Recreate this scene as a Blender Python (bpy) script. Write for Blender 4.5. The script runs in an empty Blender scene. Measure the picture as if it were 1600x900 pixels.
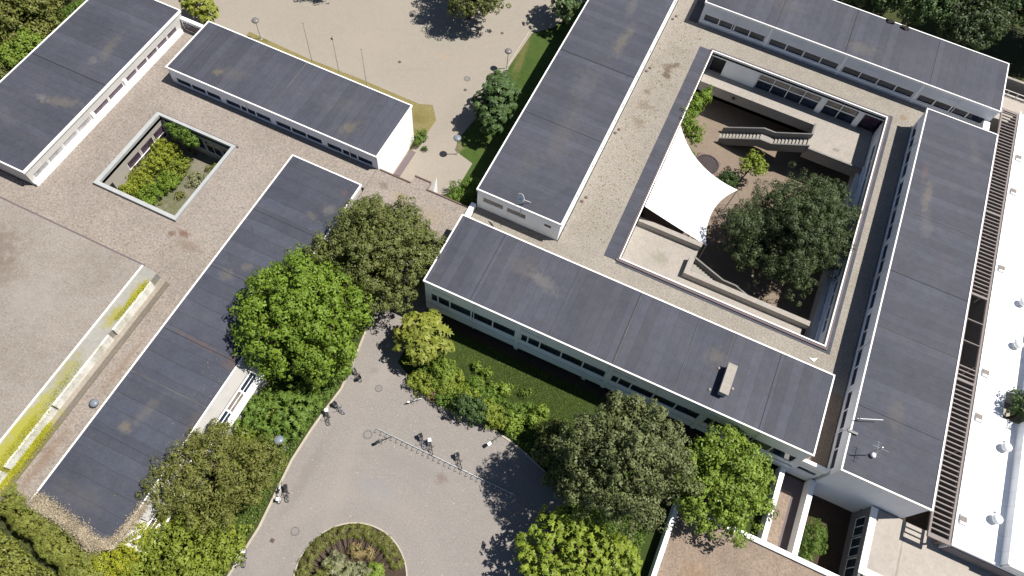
import bpy, bmesh, math, random
import numpy as np
from mathutils import Vector, Matrix

# ------------------------------------------------------------------ camera, sky, sun, exposure
scene = bpy.context.scene
C = scene.collection
cam_data = bpy.data.cameras.new("camera")
cam = bpy.data.objects.new("camera", cam_data)
C.objects.link(cam)
cam_data.sensor_width = 36.0
cam_data.lens = 25.326
cam_data.clip_end = 3000.0
cam_data.clip_start = 0.5
CX = Vector((0.90702, 0.41496, 0.07154))
CY = Vector((-0.40126, 0.80024, 0.44564))
CZ = Vector((0.12767, -0.43291, 0.89235))
cam.matrix_world = Matrix(((CX.x, CY.x, CZ.x, 0.0), (CX.y, CY.y, CZ.y, 0.0), (CX.z, CY.z, CZ.z, 75.0), (0, 0, 0, 1)))
scene.camera = cam

SUN_EL, SUN_AZ = math.radians(61.5), math.radians(26.7)      # towards the sun
world = bpy.data.worlds.new("World")
scene.world = world
world.use_nodes = True
wn = world.node_tree
bg = wn.nodes["Background"]
sky = wn.nodes.new("ShaderNodeTexSky")
sky.sky_type = 'NISHITA'
sky.sun_disc = False
sky.sun_elevation = SUN_EL
sky.sun_rotation = math.pi / 2 - SUN_AZ
sky.air_density = 1.0
sky.dust_density = 0.6
sky.ozone_density = 3.0
wn.links.new(sky.outputs[0], bg.inputs[0])
bg.inputs[1].default_value = 0.05
sun_data = bpy.data.lights.new("sun", 'SUN')
sun_data.energy = 5.0
sun_data.angle = math.radians(0.5)
sun_data.color = (1.0, 0.955, 0.88)
sun = bpy.data.objects.new("sun", sun_data)
C.objects.link(sun)
sd = Vector((math.cos(SUN_AZ) * math.cos(SUN_EL), math.sin(SUN_AZ) * math.cos(SUN_EL), math.sin(SUN_EL)))
sun.rotation_euler = sd.to_track_quat('Z', 'Y').to_euler()
scene.view_settings.view_transform = 'Standard'
scene.view_settings.look = 'None'
scene.view_settings.gamma = 1.0
scene.view_settings.exposure = 0.69
scene.view_settings.use_curve_mapping = False
scene.render.engine = 'CYCLES'
scene.cycles.use_denoising = True
scene.cycles.max_bounces = 6

rng = np.random.default_rng(7)
random.seed(7)

# ------------------------------------------------------------------ mesh builder
class MB:
    def __init__(s):
        s.v = []; s.f = []; s.m = []; s.smooth = False
    def face(s, pts, mi=0):
        n = len(s.v); s.v.extend([tuple(p) for p in pts]); s.f.append(tuple(range(n, n + len(pts)))); s.m.append(mi)
    def box(s, x0, x1, y0, y1, z0, z1, mi=0):
        n = len(s.v)
        s.v += [(x0,y0,z0),(x1,y0,z0),(x1,y1,z0),(x0,y1,z0),(x0,y0,z1),(x1,y0,z1),(x1,y1,z1),(x0,y1,z1)]
        for q in ((0,3,2,1),(4,5,6,7),(0,1,5,4),(1,2,6,5),(2,3,7,6),(3,0,4,7)):
            s.f.append(tuple(n + i for i in q)); s.m.append(mi)
        return s
    def prism(s, poly, z0, z1, mi=0):
        n = len(s.v); k = len(poly)
        zz0 = z0 if isinstance(z0, (list, tuple)) else [z0] * k
        zz1 = z1 if isinstance(z1, (list, tuple)) else [z1] * k
        s.v += [(p[0], p[1], a) for p, a in zip(poly, zz0)] + [(p[0], p[1], a) for p, a in zip(poly, zz1)]
        s.f.append(tuple(n + i for i in reversed(range(k)))); s.m.append(mi)
        s.f.append(tuple(n + k + i for i in range(k))); s.m.append(mi)
        for i in range(k):
            j = (i + 1) % k
            s.f.append((n + i, n + j, n + k + j, n + k + i)); s.m.append(mi)
        return s
    def tube(s, pts, rad, seg=8, mi=0, closed=False, caps=True):
        pts = [Vector(p) for p in pts]; k = len(pts)
        rad = rad if isinstance(rad, (list, tuple)) else [rad] * k
        n = len(s.v); prev = None
        for i, p in enumerate(pts):
            if closed: d = pts[(i + 1) % k] - pts[i - 1]
            else: d = pts[min(i + 1, k - 1)] - pts[max(i - 1, 0)]
            d = d.normalized() if d.length > 1e-9 else Vector((0, 0, 1))
            if prev is None:
                a = Vector((0, 0, 1)) if abs(d.z) < .9 else Vector((1, 0, 0))
            else: a = prev
            u = (a - d * a.dot(d)).normalized(); w = d.cross(u); prev = u
            for j in range(seg):
                t = 2 * math.pi * j / seg
                s.v.append(tuple(p + (u * math.cos(t) + w * math.sin(t)) * rad[i]))
        for i in range(k if closed else k - 1):
            for j in range(seg):
                a0 = n + i * seg + j; a1 = n + i * seg + (j + 1) % seg
                b0 = n + ((i + 1) % k) * seg + j; b1 = n + ((i + 1) % k) * seg + (j + 1) % seg
                s.f.append((a0, a1, b1, b0)); s.m.append(mi)
        if caps and not closed:
            s.f.append(tuple(n + j for j in reversed(range(seg)))); s.m.append(mi)
            s.f.append(tuple(n + (k - 1) * seg + j for j in range(seg))); s.m.append(mi)
        return s
    def lathe(s, prof, cx=0, cy=0, seg=24, mi=0):
        n = len(s.v); k = len(prof)
        for r, z in prof:
            for j in range(seg):
                t = 2 * math.pi * j / seg
                s.v.append((cx + r * math.cos(t), cy + r * math.sin(t), z))
        for i in range(k - 1):
            for j in range(seg):
                s.f.append((n + i * seg + j, n + i * seg + (j + 1) % seg, n + (i + 1) * seg + (j + 1) % seg, n + (i + 1) * seg + j)); s.m.append(mi)
        if prof[0][0] > 1e-6: s.f.append(tuple(n + j for j in reversed(range(seg)))); s.m.append(mi)
        if prof[-1][0] > 1e-6: s.f.append(tuple(n + (k - 1) * seg + j for j in range(seg))); s.m.append(mi)
        return s
    def mesh(s, name, mats, off=(0, 0, 0)):
        me = bpy.data.meshes.new(name)
        v = np.array(s.v, float) - np.array(off, float)
        me.from_pydata(v.tolist(), [], s.f)
        for m in (mats if isinstance(mats, (list, tuple)) else [mats]): me.materials.append(m)
        me.polygons.foreach_set("material_index", s.m)
        if s.smooth: me.polygons.foreach_set("use_smooth", [True] * len(s.f))
        me.update()
        return me

def absloc(o):
    l = Vector(o.location)
    while o.parent: o = o.parent; l += o.location
    return l

def empty(name, loc, label=None, cat=None, group=None, rz=0.0):
    o = bpy.data.objects.new(name, None); C.objects.link(o)
    o.location = loc; o.rotation_euler = (0, 0, rz); o.empty_display_size = .5
    if label: tag(o, label, cat, group)
    return o

def tag(o, label, cat, group=None):
    o["label"] = label; o["category"] = cat
    if group: o["group"] = group
    return o

def obj(name, mb, mat, parent=None, local=False):
    """one mesh object; vertices are given in world metres unless local"""
    if parent is not None:
        off = (0, 0, 0) if local else tuple(absloc(parent))
        o = bpy.data.objects.new(name, mb.mesh(name, mat, off)); C.objects.link(o); o.parent = parent
    else:
        v = np.array(mb.v, float)
        base = (0, 0, 0) if local else (float((v[:,0].min()+v[:,0].max())/2), float((v[:,1].min()+v[:,1].max())/2), float(v[:,2].min()))
        o = bpy.data.objects.new(name, mb.mesh(name, mat, base)); C.objects.link(o); o.location = base
    return o

def struct(name, mb, mat):
    o = obj(name, mb, mat); o["kind"] = "structure"; return o

# ------------------------------------------------------------------ materials
def newmat(name):
    m = bpy.data.materials.new(name); m.use_nodes = True
    nt = m.node_tree
    return m, nt, nt.nodes["Principled BSDF"]

def N(nt, typ, **kw):
    n = nt.nodes.new(typ)
    for k, v in kw.items(): setattr(n, k, v)
    return n

def noise(nt, pos, scale, detail=4, rough=.6):
    n = N(nt, "ShaderNodeTexNoise"); n.inputs["Scale"].default_value = scale
    n.inputs["Detail"].default_value = detail; n.inputs["Roughness"].default_value = rough
    nt.links.new(pos, n.inputs["Vector"]); return n.outputs["Fac"]

def maprange(nt, val, a, b, c, d, smooth=False):
    n = N(nt, "ShaderNodeMapRange"); nt.links.new(val, n.inputs[0])
    if smooth: n.interpolation_type = 'SMOOTHSTEP'
    for i, x in enumerate((a, b, c, d)): n.inputs[1 + i].default_value = x
    return n.outputs[0]

def mixc(nt, fac, a, b, mode='MIX'):
    n = N(nt, "ShaderNodeMix", data_type='RGBA', blend_type=mode)
    for sock, val in ((n.inputs[0], fac), (n.inputs[6], a), (n.inputs[7], b)):
        if hasattr(val, "node"): nt.links.new(val, sock)
        elif isinstance(val, (tuple, list)): sock.default_value = (*val[:3], 1)
        else: sock.default_value = val
    return n.outputs[2]

def math_(nt, op, a, b=None):
    n = N(nt, "ShaderNodeMath", operation=op)
    for sock, val in zip(n.inputs, (a, b)):
        if val is None: continue
        if hasattr(val, "node"): nt.links.new(val, sock)
        else: sock.default_value = val
    return n.outputs[0]

def position(nt): return N(nt, "ShaderNodeNewGeometry").outputs["Position"]

def stain(nt, pos, col, nz, cx, cy, rx, ry, ang, color, strength):
    s = N(nt, "ShaderNodeVectorMath", operation='SUBTRACT'); nt.links.new(pos, s.inputs[0]); s.inputs[1].default_value = (cx, cy, 0)
    r = N(nt, "ShaderNodeVectorRotate", rotation_type='Z_AXIS'); nt.links.new(s.outputs[0], r.inputs["Vector"]); r.inputs["Angle"].default_value = -math.radians(ang)
    m = N(nt, "ShaderNodeVectorMath", operation='MULTIPLY'); nt.links.new(r.outputs[0], m.inputs[0]); m.inputs[1].default_value = (1 / rx, 1 / ry, 0)
    l = N(nt, "ShaderNodeVectorMath", operation='LENGTH'); nt.links.new(m.outputs[0], l.inputs[0])
    d = math_(nt, 'ADD', l.outputs["Value"], math_(nt, 'MULTIPLY', math_(nt, 'SUBTRACT', nz, .5), 2.6))
    f = maprange(nt, d, .2, 1.05, strength, 0, True)
    return mixc(nt, f, col, color)

def ground_mat(name, base, dark, light, fine=9.0, stains=(), bump=.3, spot=None, big=.12, fineamt=1.0, rough=.95):
    G = .58; sc_ = lambda c: tuple(x * G for x in c)
    base, dark, light = sc_(base), sc_(dark), sc_(light); stains = [(*s[:5], sc_(s[5]), s[6]) for s in stains]
    if spot: spot = (sc_(spot[0]), *spot[1:])
    m, nt, p = newmat(name); pos = position(nt)
    n1 = noise(nt, pos, big, 5, .65); n2 = noise(nt, pos, fine, 3, .75); n3 = noise(nt, pos, 1.1, 5, .65)
    col = mixc(nt, maprange(nt, n1, .38, .62, 0, 1), dark, base)
    col = mixc(nt, maprange(nt, n3, .4, .7, 0, .55), col, light)
    f2 = maprange(nt, n2, .3, .7, 1 - .35 * fineamt, 1 + .3 * fineamt)
    col = mixc(nt, 1.0, col, f2, 'MULTIPLY')
    if spot:
        ns = noise(nt, pos, spot[1], 2, .5)
        col = mixc(nt, maprange(nt, ns, spot[2], spot[2] + .06, 0, spot[3]), col, spot[0])
    nz = noise(nt, pos, 1.4, 6, .75)
    for st in stains: col = stain(nt, pos, col, nz, *st)
    nt.links.new(col, p.inputs["Base Color"]); p.inputs["Roughness"].default_value = rough
    p.inputs["Specular IOR Level"].default_value = .25
    if bump:
        b = N(nt, "ShaderNodeBump"); b.inputs["Strength"].default_value = bump; b.inputs["Distance"].default_value = .05
        nt.links.new(n2, b.inputs["Height"]); nt.links.new(b.outputs[0], p.inputs["Normal"])
    return m

def felt_mat(name, axis, stains, base=(.0350, .0385, .0550), width=1.05):
    m, nt, p = newmat(name); pos = position(nt)
    sx = N(nt, "ShaderNodeSeparateXYZ"); nt.links.new(pos, sx.inputs[0])
    a = sx.outputs[axis]; o = sx.outputs[1 - axis]
    wob = math_(nt, 'MULTIPLY', math_(nt, 'SUBTRACT', noise(nt, pos, .35, 2), .5), .35)
    u = math_(nt, 'DIVIDE', math_(nt, 'ADD', a, wob), width)
    fl = math_(nt, 'FLOOR', u); fr = math_(nt, 'FRACT', u)
    wn_ = N(nt, "ShaderNodeTexWhiteNoise", noise_dimensions='1D'); nt.links.new(fl, wn_.inputs["W"])
    tone = maprange(nt, wn_.outputs["Value"], 0, 1, .86, 1.14)
    line = math_(nt, 'LESS_THAN', fr, .06)
    big = noise(nt, pos, .16, 5, .6); fin = noise(nt, pos, 6, 3, .7)
    mid_n = noise(nt, pos, 1.1, 6, .75); patch = N(nt, "ShaderNodeTexVoronoi", distance='CHEBYCHEV'); patch.inputs['Scale'].default_value = .22; patch.inputs['Randomness'].default_value = .9; nt.links.new(pos, patch.inputs['Vector'])
    psep = N(nt, "ShaderNodeSeparateColor"); nt.links.new(patch.outputs['Color'], psep.inputs[0])
    # long streaks along the sheets
    mp = N(nt, "ShaderNodeMapping"); nt.links.new(pos, mp.inputs[0])
    mp.inputs["Scale"].default_value = (1.6, .22, 1) if axis == 0 else (.22, 1.6, 1)
    strk = noise(nt, mp.outputs[0], 1.0, 4, .6)
    col = mixc(nt, maprange(nt, big, .35, .68, 0, 1), base, tuple(c * k for c, k in zip(base, (1.32, 1.26, 1.18))))
    col = mixc(nt, maprange(nt, strk, .45, .72, 0, .3), col, (.052, .051, .058))
    col = mixc(nt, 1.0, col, tone, 'MULTIPLY')
    col = mixc(nt, 1.0, col, maprange(nt, mid_n, .3, .7, .84, 1.16), 'MULTIPLY')
    col = mixc(nt, 1.0, col, maprange(nt, psep.outputs[0], 0, 1, .93, 1.09), 'MULTIPLY')
    ends = noise(nt, pos, .42, 3, .55); ring_ = math_(nt, 'ABSOLUTE', math_(nt, 'SUBTRACT', ends, .56))
    col = mixc(nt, maprange(nt, ring_, 0, .012, .3, 0), col, (.06, .057, .055))
    col = mixc(nt, math_(nt, 'MULTIPLY', line, .45), col, (.02, .02, .024))
    col = mixc(nt, 1.0, col, maprange(nt, fin, .3, .7, .86, 1.14), 'MULTIPLY')
    nz = noise(nt, pos, 1.5, 6, .75)
    for st in stains: col = stain(nt, pos, col, nz, *st[:5], tuple(x * .5 for x in st[5]), st[6] * .46)
    sp = noise(nt, pos, 2.3, 2, .5)
    col = mixc(nt, maprange(nt, sp, .74, .78, 0, .5), col, (.018, .017, .018))
    nt.links.new(col, p.inputs["Base Color"]); p.inputs["Roughness"].default_value = .82
    b = N(nt, "ShaderNodeBump"); b.inputs["Strength"].default_value = .25; b.inputs["Distance"].default_value = .04
    nt.links.new(fin, b.inputs["Height"]); nt.links.new(b.outputs[0], p.inputs["Normal"])
    return m

def paint(name, col, rough=.6, dirt=.25, dirtcol=None, scale=.8, spec=.35, metal=0):
    m, nt, p = newmat(name); pos = position(nt)
    mp = N(nt, "ShaderNodeMapping"); nt.links.new(pos, mp.inputs[0]); mp.inputs["Scale"].default_value = (1, 1, .35)
    n = noise(nt, mp.outputs[0], scale, 5, .65)
    dc = dirtcol or tuple(c * .72 for c in col)
    c = mixc(nt, maprange(nt, n, .42, .75, 0, dirt * 2), col, dc)
    nt.links.new(c, p.inputs["Base Color"]); p.inputs["Roughness"].default_value = rough
    p.inputs["Specular IOR Level"].default_value = spec; p.inputs["Metallic"].default_value = metal
    return m

def leaf_mat(name, cols, trans=.3, rough=.55):
    m, nt, p = newmat(name)
    g = N(nt, "ShaderNodeNewGeometry")
    r = N(nt, "ShaderNodeValToRGB"); nt.links.new(g.outputs["Random Per Island"], r.inputs[0])
    el = r.color_ramp.elements
    el[0].position = 0; el[0].color = (*cols[0], 1); el[1].position = 1; el[1].color = (*cols[-1], 1)
    for i, c in enumerate(cols[1:-1]):
        e = el.new((i + 1) / (len(cols) - 1)); e.color = (*c, 1)
    n = noise(nt, g.outputs["Position"], .7, 3, .6)
    c = mixc(nt, 1.0, r.outputs[0], maprange(nt, n, .3, .7, .78, 1.22), 'MULTIPLY')
    nt.links.new(c, p.inputs["Base Color"]); p.inputs["Roughness"].default_value = rough
    p.inputs["Specular IOR Level"].default_value = .3
    t = N(nt, "ShaderNodeBsdfTranslucent"); nt.links.new(mixc(nt, .5, c, (.16, .22, .02)), t.inputs[0])
    mx = N(nt, "ShaderNodeMixShader"); mx.inputs[0].default_value = trans
    nt.links.new(p.outputs[0], mx.inputs[1]); nt.links.new(t.outputs[0], mx.inputs[2])
    nt.links.new(mx.outputs[0], nt.nodes["Material Output"].inputs[0])
    return m

def glass_mat(name, col, rough=.08):
    m, nt, p = newmat(name); pos = position(nt)
    n = noise(nt, pos, .45, 3, .6)
    c = mixc(nt, maprange(nt, n, .4, .65, 0, 1), col, tuple(min(1, x * 2.2 + .008) for x in col))
    nt.links.new(c, p.inputs["Base Color"]); p.inputs["Roughness"].default_value = rough
    p.inputs["Specular IOR Level"].default_value = .5
    return m

BROWN = (.30, .25, .17); PALE = (.30, .27, .24); RUST = (.26, .13, .07); OCH = (.33, .26, .13)
M = {}
M['felt_x'] = felt_mat('roofing_felt_cross', 0, [
    (-6.9, 34.9, 2.6, 1.0, -20, PALE, .75), (-9.5, 35.6, 2.2, 1.6, 0, BROWN, .35), (12.4, 35.0, 1.6, 1.3, 30, BROWN, .5), (2.0, 33.0, 6, 3.0, 0, (.13,.13,.14), .35),
    (16.9, 85.7, 2.8, 1.5, 0, BROWN, .45), (15.5, 86.4, .7, .5, 0, (.05,.045,.04), .8), (6.0, 88.6, 3.4, 2.2, 0, PALE, .3), (24.5, 88, 7, 3, 0, (.12,.12,.125), .5),
    (-53.6, 43.6, .8, .6, 0, OCH, .85), (-52.0, 44.2, 3.0, 1.3, 10, BROWN, .3), (-35.6, 43.6, 1.4, 1.1, 60, OCH, .7), (-38.5, 46, 3.4, 2.0, 20, PALE, .22)])
M['felt_y'] = felt_mat('roofing_felt_lengthwise', 1, [
    (-11.7, 71.3, 1.0, 4.4, -4, BROWN, .72), (-12.8, 78, .8, 3.5, 4, PALE, .45), (-13.3, 62.4, 2.2, 3.6, 0, PALE, .34), (-12.7, 54, 1.8, 5.5, 5, BROWN, .3), (-14.5, 48.5, 2, 3.5, 0, PALE, .22), (-9.0, 66, .35, .3, 0, (.03,.03,.03), .9), (-9.8, 45.4, .35, .3, 0, (.03,.03,.03), .9),
    (29.2, 65.6, .7, 3.2, 0, BROWN, .8), (28.4, 69.2, .5, 2.0, -5, RUST, .55), (29.9, 61.5, 1.0, 2.6, 10, PALE, .4), (32.4, 58.2, .5, .8, 0, RUST, .3), (31.0, 37.0, 1.2, 2.5, 10, BROWN, .38), (33.6, 75.5, .8, 3, 20, PALE, .25),
    (-66.4, 31.4, 3.2, .9, 20, BROWN, .75), (-68.5, 31.0, 1.2, .6, 0, PALE, .8), (-66.8, 40.6, 1.0, 3.0, 10, BROWN, .55), (-67.2, 38.2, .8, .9, 0, PALE, .6), (-70.5, 27, 3, 1.6, 0, PALE, .22)])
M['felt_low'] = felt_mat('roofing_felt_weathered', 1, [
    (-37.0, 3.8, .8, .8, 0, OCH, .9), (-36.2, 6.0, .7, 2.2, -10, BROWN, .5), (-37.9, 21.8, 1.1, .9, 20, OCH, .6), (-36.6, 23.5, .9, .7, 0, BROWN, .7), (-31.6, 13.6, 1.4, 1.2, 0, RUST, .6), (-32.6, 33.7, 1.2, .9, 0, PALE, .75), (-34.0, 32.2, 1.0, .5, 0, BROWN, .6), (-32.2, 36.4, .7, .6, 0, RUST, .5),
    (-36.0, 14.0, 4.0, .35, -3, RUST, .55), (-31.6, 6.5, .6, 2.6, 0, RUST, .35), (-36.5, -3.2, 3.4, 1.4, 0, BROWN, .25)], base=(.0335, .038, .056), width=1.6)
M['gravel_warm'] = ground_mat('pale_roof_gravel', (.40,.36,.31), (.345,.31,.265), (.46,.42,.365), 5.0, [
    (-5.2, 73.6, 1.3, 1.2, 0, (.15,.10,.07), .75), (-4.9, 72.2, .8, .9, 0, (.13,.09,.06), .8), (-4.3, 74.6, .7, .6, 0, (.14,.10,.07), .7), (-5.8, 66.0, 1.5, 1.0, 0, (.20,.15,.11), .55), (-5.6, 63.0, 1.2, 1.2, 0, (.20,.15,.11), .5), (-6.3, 68.2, .7, .6, 0, (.17,.12,.09), .6),
    (-8.9, 40.2, .7, .35, 60, (.16,.13,.10), .7), (25.6, 80.4, .8, .7, 0, (.28,.2,.1), .6)], bump=.5, spot=((.22,.18,.14), 3.2, .68, .5))
M['gravel_brown'] = ground_mat('brownish_roof_gravel', (.405,.352,.31), (.335,.288,.252), (.43,.37,.315), 4.6, [
    (-45.4, 24.2, 1.2, .6, 0, (.20,.09,.06), .7), (-46.4, 23.6, .8, .5, 0, (.17,.09,.06), .7), (-44.0, 23.0, 1.8, .9, 0, (.22,.15,.11), .5), (-58.2, 14.4, 3.0, 2.4, 20, (.20,.15,.12), .75), (-56.0, 12.6, 3.4, 2.6, 0, (.22,.17,.14), .6), (-60, 10.5, 2.5, 3, 0, (.21,.16,.13), .6), (-50, 9, 3.5, 3.5, 0, (.43,.39,.36), .4),
    (-49.5, 27.5, .9, .5, 0, (.19,.15,.12), .6), (-50.6, 26.2, .5, .4, 0, (.17,.12,.10), .7), (-41.5, 9.0, .5, 5, 0, (.29,.19,.13), .5), (-42.0, -2, .7, 5, 0, (.26,.16,.10), .55), (-26.5, 39.2, 1.6, 1.0, 0, (.42,.33,.20), .6), (-22.2, 38.6, 2.2, 1.6, 0, (.38,.31,.22), .5), (-29.2, 39.7, 1.0, .6, 0, (.20,.14,.10), .6)],
    bump=.5, spot=((.17,.13,.10), 2.6, .66, .55))
M['gravel_rust'] = ground_mat('rusty_brown_gravel', (.38,.29,.225), (.31,.24,.19), (.44,.35,.27), 6.0, [(18.5, 14.5, 2, 2.5, 0, (.34,.2,.11), .5)], bump=.5)
M['plaza'] = ground_mat('plaza_paving', (.425,.375,.315), (.40,.355,.30), (.45,.40,.345), 5.0, [(-36, 68, 5, 3, 0, (.37,.35,.29), .5), (-28.5, 57, 1.4, 7, 0, (.35,.315,.27), .3), (-44, 62, 6, 2.5, 20, (.46,.40,.33), .4), (-36.5, 60.5, 5, .6, 30, (.36,.33,.28), .4), (-34.0, 64.5, 1.2, .5, 0, (.48,.36,.27), .6)], bump=.15, big=.07, fineamt=.35)
M['forecourt'] = ground_mat('forecourt_asphalt', (.36,.325,.30), (.335,.305,.285), (.385,.35,.325), 5.0, [(-17, 8, 1.2, 9, 12, (.40,.36,.32), .5), (-19, 21, 1.6, 4, 0, (.42,.38,.34), .5), (-12, 13, 7, 1.2, 10, (.31,.285,.27), .4), (-20.6, 8, .9, 7, 0, (.27,.24,.225), .45), (-8.2, 13.3, .8, .7, 0, (.22,.16,.13), .6), (-20.0, 20.5, .6, .6, 0, (.27,.24,.23), .5), (-13.5, 9.5, 3, 2, 0, (.31,.30,.31), .5)], bump=.15, big=.09, fineamt=.45)
M['terrace_light'] = ground_mat('pale_terrace_slabs', (.56,.50,.44), (.50,.455,.405), (.62,.56,.50), 3.0, [(36.3, 25, .12, 6, 0, (.3,.27,.24), .6)], bump=.1, fineamt=.25)  # paler even tone than the courtyard concrete
M['concrete'] = ground_mat('weathered_concrete', (.48,.435,.385), (.42,.385,.345), (.54,.495,.44), 4.0, [(3.6, 47.6, 1.5, 1.2, 0, (.27,.26,.19), .5), (19.5, 74.0, .6, .5, 0, (.2,.19,.17), .6)], bump=.15, fineamt=.4)
def wear_ring(m, cx, cy, r, w, color, k):
    nt = m.node_tree; p = nt.nodes['Principled BSDF']; lk = p.inputs['Base Color'].links[0]; src = lk.from_socket; pos = position(nt)
    s_ = N(nt, "ShaderNodeVectorMath", operation='SUBTRACT'); nt.links.new(pos, s_.inputs[0]); s_.inputs[1].default_value = (cx, cy, 0)
    l = N(nt, "ShaderNodeVectorMath", operation='LENGTH'); nt.links.new(s_.outputs[0], l.inputs[0])
    d = math_(nt, 'ABSOLUTE', math_(nt, 'SUBTRACT', l.outputs["Value"], r)); nz = noise(nt, pos, .5, 5, .7)
    f = math_(nt, 'MULTIPLY', maprange(nt, d, 0, w, k, 0, True), maprange(nt, nz, .35, .65, .2, 1))
    nt.links.new(mixc(nt, f, src, color), p.inputs['Base Color'])
wear_ring(M['forecourt'], -11.6, .9, 8.3, 1.5, (.235, .212, .19), .4)
wear_ring(M['forecourt'], -11.6, .9, 6.6, 1.1, (.18, .163, .152), .25)
wear_ring(M['forecourt'], -11.6, .9, 10.6, .35, (.16, .147, .138), .18)
wear_ring(M['forecourt'], -11.6, .9, 12.3, .3, (.165, .15, .14), .15)
M['concrete_grey'] = ground_mat('grey_cast_concrete', (.30,.29,.275), (.25,.24,.23), (.34,.33,.31), 4.0, [], bump=.15, fineamt=.4)
M['court_paving'] = ground_mat('courtyard_paving', (.30,.235,.18), (.27,.21,.165), (.335,.27,.21), 4.0, [], bump=.15, fineamt=.4)
M['lawn'] = ground_mat('mown_lawn', (.072,.125,.022), (.055,.105,.018), (.105,.145,.03), 9.0, [(-24.6, 70, .8, 6, 10, (.24,.20,.08), .55), (-25.3, 51.6, .9, 1.2, 0, (.30,.26,.14), .6)], bump=.9, fineamt=1.2)
M['dry_grass'] = ground_mat('sun_dried_grass', (.30,.25,.10), (.25,.215,.08), (.36,.30,.14), 8.0, [(-32, 53.5, 1.6, 1.5, 0, (.19,.165,.045), .6), (-57, 55.6, 1.5, .6, 0, (.14,.15,.03), .7)], bump=.7, fineamt=1.1)
M['deep_lawn'] = ground_mat('deep_green_lawn', (.055,.085,.014), (.045,.07,.013), (.07,.095,.02), 10.0, [], bump=.9, fineamt=1.3)  # darker green than the mown lawn
M['soil'] = ground_mat('dark_soil', (.085,.06,.042), (.07,.05,.035), (.11,.075,.05), 6.0, [], bump=.6)
M['rough_green'] = ground_mat('rough_ground', (.07,.085,.025), (.055,.06,.025), (.09,.11,.03), 6.0, [], bump=.8, fineamt=1.2)
M['beige_wall'] = paint('beige_rendered_wall', (.36,.325,.29), .75, .2)
M['upstand'] = paint('dull_white_upstand', (.70,.68,.63), .7, .5, (.30,.29,.2))
M['white'] = paint('white_paint', (.88,.87,.85), .6, .08)
M['white_wall'] = paint('white_wall_panel', (.80,.81,.81), .65, .12)
M['grey_wall'] = paint('pale_grey_panel', (.60,.62,.66), .65, .2)
M['fascia'] = paint('weathered_fascia_panel', (.50,.485,.455), .65, .35, (.42,.41,.39))
M['rendered'] = paint('grey_white_render', (.72,.73,.77), .75, .15)
M['membrane'] = paint('white_roof_membrane', (.84,.85,.86), .55, .22, (.55,.56,.60), .35)
def membrane_mat():
    m = M['membrane']; nt = m.node_tree; p = nt.nodes['Principled BSDF']; src = p.inputs['Base Color'].links[0].from_socket; pos = position(nt)
    sx = N(nt, "ShaderNodeSeparateXYZ"); nt.links.new(pos, sx.inputs[0])
    ln = math_(nt, 'LESS_THAN', math_(nt, 'FRACT', math_(nt, 'DIVIDE', sx.outputs[1], 1.55)), .05)
    c = mixc(nt, math_(nt, 'MULTIPLY', ln, .5), src, (.55, .56, .6)); nz = noise(nt, pos, .3, 5, .7)
    c = mixc(nt, maprange(nt, nz, .58, .72, 0, .45), c, (.5, .49, .47)); nt.links.new(c, p.inputs['Base Color'])
membrane_mat()
M['tent'] = paint('white_canopy_fabric', (.85,.85,.84), .7, .04)
M['coping'] = paint('pale_metal_coping', (.78,.76,.74), .45, .1)
M['curb_metal'] = paint('grey_zinc_curb', (.34,.35,.345), .5, .3)
M['eaves'] = paint('weathered_eaves_sheet', (.30,.29,.275), .65, .3)
M['slat'] = paint('pinkish_grey_timber', (.19,.16,.15), .75, .3)
M['dark_metal'] = paint('dark_grey_metal', (.05,.05,.055), .4, .2, metal=.5)
M['steel'] = paint('galvanised_steel', (.46,.47,.48), .4, .25, metal=.6)
M['black'] = paint('black_rubber', (.018,.018,.02), .6, .1)
M['brown_steel'] = paint('rusted_steel', (.13,.085,.075), .7, .3)
M['stone_edge'] = paint('pale_kerb_stone', (.36,.325,.26), .85, .4)
M['bark'] = paint('tree_bark', (.10,.075,.055), .9, .4)
M['bark_pale'] = paint('pale_tree_bark', (.16,.13,.10), .9, .4)
M['plinth'] = paint('dark_purple_plinth', (.12,.095,.10), .8, .3)
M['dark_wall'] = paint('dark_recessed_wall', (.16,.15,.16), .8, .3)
M['glass'] = glass_mat('dark_window_glass', (.012,.018,.032))
M['glass_purple'] = glass_mat('purple_window_glass', (.035,.02,.035), .15)  # dark panes with a purplish tone
M['glass_pale'] = glass_mat('pale_window_glass', (.17,.165,.17), .2)  # paler grey than the other panes
M['glass_brown'] = glass_mat('bronze_window_glass', (.11,.095,.085), .2)
M['moss'] = leaf_mat('yellow_moss', [(.30,.30,.012), (.38,.36,.016), (.24,.26,.02)], .05, .9)
M['sheet_weathered'] = ground_mat('mossy_metal_sheet', (.40,.39,.35), (.34,.33,.30), (.46,.45,.40), 3.0, [
    (-43.9, 15.6, .55, 2.2, 0, (.36,.32,.06), .9), (-44.2, 12.6, .6, 2.0, 0, (.38,.34,.08), .85), (-44.5, 6.0, .6, 2.5, 0, (.36,.33,.07), .6), (-44.3, 0, .9, 5, 0, (.39,.37,.06), .9), (-44.0, -5, 1.2, 4, 0, (.39,.37,.06), .95), (-43.3, -1.5, .8, 4.5, 0, (.39,.37,.06), .9), (-44.2, -3, 1.3, 6.5, 0, (.40,.385,.06), .85), (-44.3, -9, 1.3, 6, 0, (.40,.385,.06), .85)], bump=.1, fineamt=.35)
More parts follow.
